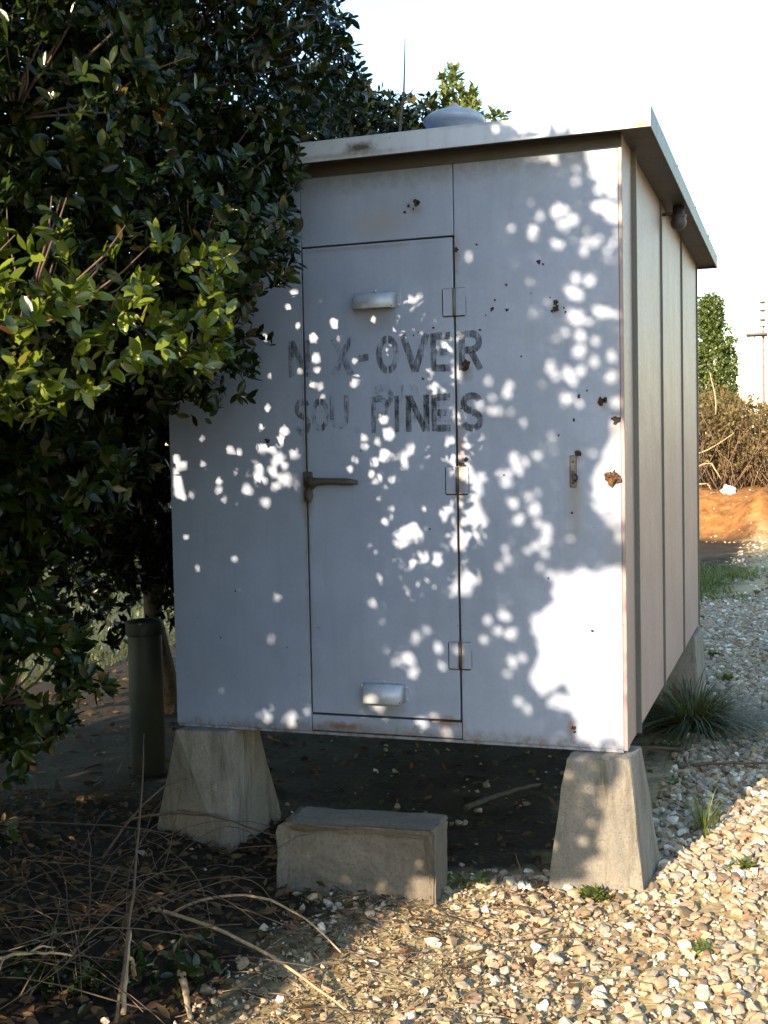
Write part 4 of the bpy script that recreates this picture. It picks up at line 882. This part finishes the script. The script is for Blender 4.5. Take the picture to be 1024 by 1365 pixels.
tree('evergreen_tree', 'dark evergreen tree whose crown shows above the shed roof left of the vent', 'tree', (-2.6, 3.9, 0), [((-2.55, 3.8, 3.0), (.72, 1.0, 1.3), 1600), ((-2.25, 2.6, 3.25), (.50, .7, .9), 700), ((-2.15, 4.2, 3.25), (.35, .5, .85), 420), ((-2.9, 2.6, 2.6), (.6, .9, 1.2), 700), ((-1.98, 3.7, 3.48), (.42, .5, .62), 900), ((-2.3, 3.2, 3.6), (.45, .5, .6), 700), ((-1.72, 3.6, 3.10), (.32, .4, .60), 420), ((-1.50, 3.7, 2.95), (.3, .4, .55), 300)], 6, (.055, .085), 'leaf_tree', .08, G2)
tree('young_tree', 'slender yellow green young tree poking up behind the roof beside the vent', 'tree', (-1.6, 3.85, 0), [((-1.66, 3.85, 3.62), (.24, .24, .54), 420), ((-1.44, 3.82, 3.50), (.20, .2, .40), 260), ((-1.88, 3.82, 3.50), (.18, .2, .36), 180), ((-1.62, 3.9, 3.2), (.3, .3, .5), 220), ((-1.68, 3.85, 4.13), (.09, .08, .16), 40), ((-1.38, 3.85, 3.82), (.07, .07, .14), 24), ((-1.53, 3.85, 3.98), (.07, .07, .14), 22)], 6, (.05, .08), 'leaf_light', .03)
shoot = tubes_mesh('bare_shoot', [(curve_pts((-1.66, 2.35, 2.9), (-1.575, 2.45, 4.0), (.02, 0, 0), 8, .006), [.016, .015, .013, .011, .008, .006, .004, .003]), (curve_pts((-1.605, 2.41, 3.62), (-1.53, 2.44, 3.70), (0, 0, -.01), 4), [.006, .005, .004, .003])], 5)
o = add('bare_stem', shoot, M['bark']); tag(o, 'thin bare stem sticking up against the sky left of the roof vent', 'stem')
for c, lab in (): pass

# ------------------------------------------------------------------ gravel
def stone_proto(seed, n=18):
    rr = np.random.default_rng(seed); p = unit(rr.normal(size=(n, 3)))*rr.uniform(.88, 1.06, (n, 1))*np.array([1, rr.uniform(.6, .95), rr.uniform(.42, .7)])*.5
    bm = bmesh.new()
    for v in p: bm.verts.new(v)
    r = bmesh.ops.convex_hull(bm, input=bm.verts[:])
    bmesh.ops.delete(bm, geom=[v for v in bm.verts if not v.link_faces], context='VERTS')
    bmesh.ops.recalc_face_normals(bm, faces=bm.faces[:])
    bmesh.ops.triangulate(bm, faces=bm.faces[:])
    bm.verts.index_update()
    V = np.array([tuple(v.co) for v in bm.verts]); F = np.array([[v.index for v in f.verts] for f in bm.faces]); bm.free()
    return V, F
protos = [stone_proto(i, 15+i % 6) for i in range(14)]
def dens(x, y):
    n = noise.noise((x*2.2, y*2.2, 7))
    if y < 0.05:
        e = -0.42-0.1*y + 0.22*n
        d = sstep(e-.35, e+.40, x)*(.8+.45*noise.noise((x*4, y*4, 3)))
        return d
    d = sstep(-.05, .10, x) if y < 3.25 else sstep(-.45, -.2, x)
    if y > 8: d *= (1-.75*sstep(9, 16, y))
    if 8.4 < y < 12 and x < .1: d *= .25
    return d*(.95+.2*n)
stones = []
def scatter(n, xa, xb, ya, yb, sa, sb, f=dens, pw=1.5):
    for _ in range(n):
        x, y = random.uniform(xa, xb), random.uniform(ya, yb)
        if random.random() > f(x, y): continue
        if -.29 < x < .09 and -.06 < y < .3: continue
        if -1.22 < x < -.61 and -.40 < y < -.2: continue
        s = sa+(sb-sa)*random.random()**pw
        stones.append((x, y, gz(x, y)+s*random.uniform(.05, .30), s))
scatter(17000, -1.2, 1.5, -2.3, 2.6, .022, .062, pw=2.0)
scatter(3600, -.1, 1.1, .05, 3.2, .03, .07)
scatter(14000, -1.3, 1.4, -2.2, 2.4, .012, .028)
scatter(19000, -.4, 1.1, 2.4, 9, .03, .075)
scatter(5000, 1.1, 2.6, -2.3, 10, .03, .075)
scatter(2600, -1.0, 2.0, 9, 17, .04, .09)
scatter(3800, -1.1, .1, -2.0, -.03, .006, .022, lambda x, y: sstep(.2, -.5, x))
scatter(300, -.95, -.2, -1.8, -.2, .02, .05, lambda x, y: 1, 2.5)
scatter(500, -1.9, -.2, -1.8, 2.4, .015, .06, lambda x, y: .35, 3)
for x, y, s in ((-1.05, -.46, .05), (-1.12, -.44, .045), (-.98, -.50, .05), (-.83, -.49, .05), (-.78, -.47, .04), (-.80, -.56, .045), (-1.05, -.55, .04), (-.62, -.24, .055), (-.55, -.12, .06), (-.47, .0, .05), (-.45, 1.25, .09), (-.35, -.12, .06), (-.22, -.14, .055), (.07, -.12, .055), (.10, -.06, .05), (.085, -.02, .06)):
    stones.append((x, y, gz(x, y)+s*.15, s))
for _ in range(90):
    x, y = random.uniform(-1.6, .9), random.uniform(16.2, 18.4); s = random.uniform(.03, .08)*random.random()**.5; stones.append((x, y, gz(x, y)+s*.1, s))
SP = np.array(stones)
vw = in_view(SP[:, :3], -.01)
dist = (SP[:, :3]-np.array(CAM))@np.array(cF)
front = ~((SP[:, 0] < 0) & (SP[:, 1] > .05))
sc = np.where(vw & front, SP[:, 3]/dist, 0)
big = set(np.argsort(-sc)[:300].tolist())
pm_ = []
for V_, F_ in protos:
    me = np_mesh('stone', V_, [F_], smooth=False); me.materials.append(M['stone']); pm_.append(me)
VV, FF, TT, off = [], [], [], 0
for i, (x, y, z, s) in enumerate(stones):
    rot = Matrix.Rotation(random.uniform(0, 6.28), 3, 'Z') @ Matrix.Rotation(random.gauss(0, .3), 3, 'X') @ Matrix.Rotation(random.gauss(0, .3), 3, 'Y')
    k = random.randrange(14)
    if i in big:
        o = bpy.data.objects.new('stone', pm_[k]); COL.objects.link(o)
        o.parent = ground
        o.matrix_basis = Matrix.Translation((x, y, z)) @ rot.to_4x4() @ Matrix.Scale(s, 4)
    else:
        V_, F_ = protos[k]
        VV.append((V_*s)@np.array(rot).T+np.array((x, y, z))); FF.append(F_+off); off += len(V_)
        TT.append(np.full(len(V_), random.random()))
tag(add('gravel', np_mesh('gravel', np.concatenate(VV), [np.concatenate(FF)], np.concatenate(TT), smooth=False), M['stone'], ground), kind='stuff')

# ------------------------------------------------------------------ litter, grass, weeds
def scatter_leaves(n, fn, L, up=.5):
    pts = []
    while len(pts) < n:
        x, y = fn(); pts.append((x, y, gz(x, y)+random.uniform(.004, .022)))
    p = np.array(pts); Dv = rng.normal(size=(n, 3)); Dv[:, 2] *= .3; Dv = unit(Dv)
    Nv = np.array([0, 0, 1.])+rng.normal(0, up, (n, 3)); Nv = unit(Nv-(Nv*Dv).sum(-1, keepdims=True)*Dv)
    return p, Dv, Nv, rng.uniform(L[0], L[1], n)
def f_lit():
    while True:
        x, y = random.uniform(-3.2, -.2), random.uniform(-2.3, .35)
        if random.random() < sstep(-.75, -1.35, x-.25*y-.25)+.03: return x, y
lit = add('leaf_litter', leaf_mesh('leaf_litter', [scatter_leaves(4200, f_lit, (.03, .065)), scatter_leaves(700, lambda: (random.uniform(-1.9, -.1), random.uniform(-.2, 3)), (.03, .06)),
      scatter_leaves(330, lambda: (random.uniform(-.95, .2), random.uniform(-1.9, -.1)), (.012, .045)), scatter_leaves(3800, lambda: (random.triangular(-1.15, .35, -.75), random.uniform(-1.9, -.02)), (.006, .017)), scatter_leaves(700, lambda: (random.uniform(-4.2, -1.9), random.uniform(.3, 4)), (.04, .08))],   .42), M['leaf_dry'])
tag(lit, 'dry brown leaf litter covering the dark soil under the bush', 'leaf litter', kind='stuff')

def blades(n, fn, h, w, lean, name, droop=.35):
    V, F, T_ = [], [], []
    for _ in range(n):
        x, y, a = fn(); z = gz(x, y)-.005; hh = random.uniform(*h); l = random.uniform(.2, 1)*lean; w_ = w*random.uniform(.6, 1.3)
        dx, dy = math.cos(a), math.sin(a); sx, sy = -dy*w_/2, dx*w_/2; o = len(V); t = random.random()
        for s, k in ((0, 1), (.4, .9), (.75, .6)):
            r = l*hh*s*s*1.25 + l*hh*.15*s; zz = z+hh*(s-droop*l*s*s)
            V += [(x+dx*r-sx*k, y+dy*r-sy*k, zz), (x+dx*r+sx*k, y+dy*r+sy*k, zz)]
        r = l*hh*1.4; V.append((x+dx*r, y+dy*r, z+hh*(1-droop*l*1.0)))
        F += [(o, o+1, o+3, o+2), (o+2, o+3, o+5, o+4)]; F3.append((o+4, o+5, o+6)) if False else F.append((o+4, o+5, o+6, o+6))
        T_ += [t]*7
    F4 = np.array([f for f in F if f[2] != f[3]]); F3_ = np.array([f[:3] for f in F if f[2] == f[3]])
    return np_mesh(name, np.array(V), [F4, F3_], np.array(T_))
def clump(cx, cy, r):
    def f():
        a = random.uniform(0, 6.28); q = r*random.random()
        return cx+q*math.cos(a), cy+q*math.sin(a), a+random.gauss(0, .5)
    return f
o = add('grass_clump', blades(1100, clump(0.02, 2.55, .12), (.16, .50), .007, 1.9, 'grass_clump', .66), M['grass_dark']); tag(o, 'large dark arching grass clump at the foot of the far pier', 'grass clump')
o = add('grass_clump', blades(46, clump(.215, .66, .035), (.10, .21), .006, .65, 'small_grass'), M['grass']); tag(o, 'small upright grass tuft on the edge of the shed shadow', 'grass clump')
def weed(cx, cy, n, L, label, mat='leaf_far'):
    tips = np.array([(cx+random.gauss(0, .022), cy+random.gauss(0, .020), gz(cx, cy)+random.uniform(.005, .035)) for _ in range(n)])
    p = rosettes(tips, np.array([0, 0, 1.])+rng.normal(0, .25, tips.shape), 6, L, 1.1, .015)
    o = add('weed', leaf_mesh('weed', [p], .4), M[mat]); tag(o, label, 'weed', 'low weeds in the gravel')
weed(-.105, -.16, 12, (.03, .055), 'bright green weed at the foot of the right front pier')
weed(-.60, -.17, 12, (.018, .03), 'small leafy weed beside the right end of the step block')
weed(-.53, -.13, 7, (.018, .03), 'tiny leafy weed between the step block and the right pier')
weed(.40, .25, 16, (.025, .05), 'yellowish weed patch in sunlit gravel right of the small grass tuft', 'leaf_light')
weed(.30, -.50, 9, (.02, .04), 'small yellowish weed in the sunny gravel near the bottom edge', 'leaf_light')
weed(-.05, 2.05, 14, (.025, .045), 'flat green weed in front of the big grass clump')
weed(.12, 4.0, 22, (.03, .055), 'low green weed patch in shaded gravel beyond the big grass clump')
weed(-.02, 5.0, 18, (.03, .055), 'far low weed patch beside the shaded gravel path')
weed(.05, 1.35, 8, (.02, .04), 'little green weed in shade behind the right front pier')
def patch(n, xa, xb, ya, yb, dn):
    def f():
        while True:
            x, y = random.uniform(xa, xb), random.uniform(ya, yb)
            if random.random() < dn(x, y): return x, y, random.uniform(0, 6.28)
    return f
o = add('grass', blades(5200, patch(1, -1.6, .25, 8.2, 12.2, lambda x, y: sstep(.2, -.5, x+.25*math.sin(y*2.1))*math.exp(-((y-10.2)/1.3)**2)), (.05, .12), .012, .8, 'grass'), M['grass']); tag(o, 'patch of short green grass beside the gravel behind the shed', 'grass', kind='stuff')
o = add('lawn', blades(9000, patch(1, -9, -4.2, 2.5, 11, lambda x, y: 1), (.03, .08), .02, .8, 'lawn'), M['grass_dark']); tag(o, 'rough lawn glimpsed through the gap under the bush', 'grass', kind='stuff')
o = add('ground_ivy', leaf_mesh('ground_ivy', [rosettes(np.array([(x, y, gz(x, y)+random.uniform(.02, .12)) for x, y in [(random.gauss(-1.55, .18), random.gauss(-1.32, .12)) for _ in range(60)]+[(random.gauss(-1.15, .06), random.gauss(-1.2, .06)) for _ in range(16)]]), np.array([0, 0, 1.])+rng.normal(0, .4, (76, 3)), 6, (.03, .055))]), M['leaf']); tag(o, 'low dark leafy seedlings in the brush at the bottom left', 'seedlings', kind='stuff')

# ------------------------------------------------------------------ dead stems in the corner
GS = 'dead stems in the brush heap'
def stem(a, b, bend, r, label, mat='twig', jit=.004, forks=()):
    a = Vector((a[0], a[1], gz(a[0], a[1])+a[2])); b = Vector((b[0], b[1], gz(b[0], b[1])+b[2]))
    it = [(curve_pts(a, b, bend, 15, jit*.5), list(np.linspace(r, r*.45, 15)))]
    for t, v in forks:
        p = it[0][0][int(t*10)]; it.append((curve_pts(p, p+Vector(v), (0, 0, .01), 5, .004), list(np.linspace(r*.6, r*.25, 5))))
    mid_ = a.copy()
    me = tubes_mesh('dead_stem', it, 6); me.transform(Matrix.Translation(-mid_))
    o = add('dead_stem', me, M[mat], None, mid_); tag(o, label, 'stem', GS)
stem((-1.50, -.80, .05), (-.60, -1.27, .012), (0, 0, .05), .0075, 'long pale stem slanting from the brush heap into the sunlit soil', 'twig_pale')
stem((-1.20, -1.52, .03), (-1.62, -.62, .62), (.02, 0, .03), .0055, 'upright dead stem leaning left out of the brush heap', 'twig')
stem((-1.16, -1.22, .05), (-1.02, -1.43, .03), (0, 0, .005), .014, 'short thick broken stub with a bright sunlit end', 'twig_pale')
stem((-1.70, -1.50, .10), (-1.44, -1.36, .13), (0, 0, .03), .007, 'sunlit forked twig at the bottom left corner', 'twig_pale', .008, [(.5, (.07, -.12, .02)), (.8, (.05, .06, .0))])
stem((-1.46, -.74, .02), (-.76, -.93, .03), (0, .05, .10), .006, 'arched thin stem below the step block ending in sun', 'twig_pale', .006)
stem((-2.1, .05, .03), (-1.22, -.12, .06), (0, -.05, .09), .006, 'arched stem in front of the left pier reaching the step block', 'twig', .008)
stem((-1.98, -.35, .02), (-1.72, -.12, .30), (.02, 0, .08), .006, 'grey dead stem standing in shade before the left pier', 'twig')
stem((-1.30, -1.25, .02), (-1.22, -1.40, .16), (0, 0, .01), .009, 'short pale lit stub standing in the heap', 'twig_pale', .004)
stem((-1.22, -1.45, .02), (-1.33, -1.22, .17), (0, 0, .01), .008, 'second short lit stub beside the broken stub', 'twig_pale', .004)
stem((-.80, .68, .02), (-.56, 1.12, .03), (0, 0, .01), .014, 'weathered stick lying in the dark under the shed', 'bark', .006)
stem((.02, 1.95, .03), (-.35, 1.88, .03), (0, 0, .01), .012, 'short grey stick on the ground beneath the right side of the shed', 'twig', .006)
stem((.08, 1.66, .03), (.52, 1.78, .03), (0, 0, .01), .010, 'dark stick lying on shaded gravel right of the shed', 'twig', .008)
stem((-.36, -.1, .0), (-.39, -.13, .14), (0, 0, .01), .003, 'tiny upright twig beside the foot of the right pier', 'twig', .004)
heap = []
for _ in range(80):
    cx, cy = random.gauss(-1.62, .28), random.gauss(-.95, .32); a = random.uniform(0, 6.28); L = random.uniform(.25, .85)
    z0, z1 = random.uniform(.01, .12), random.uniform(.02, .28)
    p = (cx-math.cos(a)*L/2, cy-math.sin(a)*L/2); q_ = (cx+math.cos(a)*L/2, cy+math.sin(a)*L/2)
    A = Vector((p[0], p[1], gz(*p)+z0)); B = Vector((q_[0], q_[1], gz(*q_)+z1))
    heap.append((curve_pts(A, B, (random.gauss(0, .04), random.gauss(0, .04), random.uniform(0, .10)), 8, .004), list(np.linspace(random.uniform(.0011, .0028), .0015, 8))))
for _ in range(60):
    x, y = random.uniform(-1.0, -.3), random.uniform(-1.6, -.3); a = random.uniform(0, 6.28); L = random.uniform(.06, .25)
    A = Vector((x, y, gz(x, y)+.012)); B = Vector((x+L*math.cos(a), y+L*math.sin(a), gz(x+L*math.cos(a), y+L*math.sin(a))+.014)); heap.append((curve_pts(A, B, (0, 0, .005), 5, .004), [.002]*5))
straw = []
for _ in range(420):
    x, y = random.triangular(-1.1, .3, -.7), random.uniform(-1.8, -.05); a = random.uniform(0, 6.28); L = random.uniform(.03, .14)
    A = Vector((x, y, gz(x, y)+.008)); B = Vector((x+L*math.cos(a), y+L*math.sin(a), gz(x+L*math.cos(a), y+L*math.sin(a))+.010)); straw.append((curve_pts(A, B, (random.gauss(0, .006), random.gauss(0, .006), .004), 4), [.0012]*4))
o = add('straw', tubes_mesh('straw', straw, 3), M['twig_pale']); tag(o, 'dry straw and grass bits strewn over the sunlit soil', 'straw', kind='stuff')
o = add('brushwood', tubes_mesh('brushwood', heap, 4), M['twig']); tag(o, 'tangle of thin dead twigs on the dark ground at the bottom left', 'twigs', kind='stuff')

# ------------------------------------------------------------------ background
tree('evergreen_tree', 'tall sunlit green tree far behind the right edge of the shed', 'tree', (-1.9, 26.8, .5), [((-1.75, 26.8, 3.7), (.95, .9, 1.75), 2600), ((-1.45, 26.6, 3.4), (.62, .6, 1.2), 1500), ((-1.5, 26.8, 4.9), (.35, .35, .55), 450), ((-1.1, 26.4, 2.3), (.55, .6, .8), 700), ((-3.0, 27.2, 3.2), (1.2, 1, 1.6), 900)], 6, (.06, .11), 'leaf_far', .14, G2)
th = thing('bramble_thicket', (-.5, 20.2, .7), 'sunlit tangle of brown brambles on the bank behind the shed', 'thicket')
it = []
for _ in range(620):
    x, y = random.uniform(-2.6, 1.6), random.uniform(19.0, 21.6); b = Vector((x, y, gz(x, y)-.05)); hmax = (2.1-.55*max(0, x+.5))*(1+.35*noise.noise((x*1.6, y*.7, 3)))
    t_ = b+Vector((random.gauss(0, .5), random.gauss(0, .4), random.uniform(.5, 1)*hmax))
    it.append((curve_pts(b, t_, (random.gauss(0, .15), random.gauss(0, .15), random.uniform(0, .3)), 6, .05), list(np.linspace(.012, .004, 6))))
tag(add('stems', tubes_mesh('stems', it, 3), M['cane'], th), kind='stuff')
tp = np.array([(x, y, gz(x, y)+random.uniform(.15, 1)**.8*(1.75-.5*max(0, x+.5))*(1+.35*noise.noise((x*1.6, y*.7, 3)))) for x, y in [(random.uniform(-2.6, 1.6), random.uniform(19.0, 21.6)) for _ in range(4200)]])
tag(add('foliage', leaf_mesh('bramble_foliage', [rosettes(tp, rng.normal(0, 1, tp.shape)+np.array([0, 0, .5]), 5, (.05, .11))], .5, hi=False), M['bramble'], th), kind='stuff')
for a, b, bd in (((-1.35, 18.9, 1.45), (-.55, 18.7, 1.85), (0, 0, -.06)), ((-1.3, 18.6, 1.2), (-.95, 18.5, 1.3), (0, 0, .02)), ((-.95, 18.5, 1.3), (-.78, 18.5, 1.0), (0, 0, 0)), ((-1.2, 18.3, .92), (-1.0, 18.3, .93), (0, 0, 0)), ((-1.0, 18.3, .93), (-.94, 18.3, .82), (0, 0, 0)), ((-.9, 19, 2.2), (-1.0, 19, 3.0), (.03, 0, 0))):
    add('bare_branch', tubes_mesh('bare_branch', [(curve_pts(a, b, bd, 6, .01), [.016, .015, .014, .012, .010, .008])], 5), M['twig_pale'], th)
ms = thing('signal_mast', (-.78, 43, .4), 'slim white and red signal mast with ladder far away at the right edge', 'mast')
zb_ = gz(-.78, 43)
add('pole', tubes_mesh('pole', [([(-.70, 43, zb_), (-.70, 43, 3.2), (-.70, 43, 7.0)], .06)], 10), M['pale_red'], ms)
ld = add('ladder', tubes_mesh('ladder', [([(-1.02, 42.8, zb_), (-1.0, 42.9, 6.2)], .025), ([(-.72, 42.8, zb_), (-.74, 42.9, 6.2)], .025)], 6), M['white'], ms)
for k in range(17): add('rung', tubes_mesh('rung', [([(-1.02, 42.82, .6+.33*k), (-.72, 42.82, .6+.33*k)], .022)], 5), M['white'], ld)
add('base_box', box(-1.0, -.66, 42.6, 42.95, zb_-.05, 1.55, .02), M['white'], ms)
sh = add('signal_head', box(-.86, -.60, 42.8, 43.1, 6.05, 7.2, .05), M['mast_grey'], ms)
for z in (6.3, 6.65, 6.95): add('hood', lathe(bmesh.new(), [(.07, z-.02), (.10, z), (.07, z+.02)], -.73, 42.75, 10), M['mast_grey'], sh)
add('platform', box(-1.3, -.55, 42.6, 43.3, 5.72, 5.80, .01), M['black'], ms)
bm = bmesh.new(); bmesh.ops.create_icosphere(bm, subdivisions=3, radius=1.0)
for v in bm.verts:
    v.co = Vector((v.co.x*.14, v.co.y*.10, v.co.z*.095)); v.co += Vector(noise.noise_vector(v.co*12))*.05 + Vector(noise.noise_vector(v.co*40))*.012
by_ = 18.2; o = add('plastic_bag', bm, M['bag'], None, Vector((-.63, by_, gz(-.63, by_)+.05)), smooth=False); tag(o, 'crumpled white plastic bag lying on the dirt bank below the brambles', 'bag')
tp = []
for _ in range(1500):
    x = random.uniform(-45, 40); y = random.uniform(62, 74); tp.append((x, y, gz(x, y)+random.random()**.7*(1.9+.7*noise.noise((x*.4, 0, 1)))))
tp = np.array(tp); o = add('treeline', leaf_mesh('treeline', [rosettes(tp, rng.normal(0, 1, tp.shape)+np.array([0, 0, .6]), 6, (.3, .6))], .5, hi=False), M['leaf_tree']); tag(o, 'low distant line of trees on the horizon', 'treeline', kind='stuff')
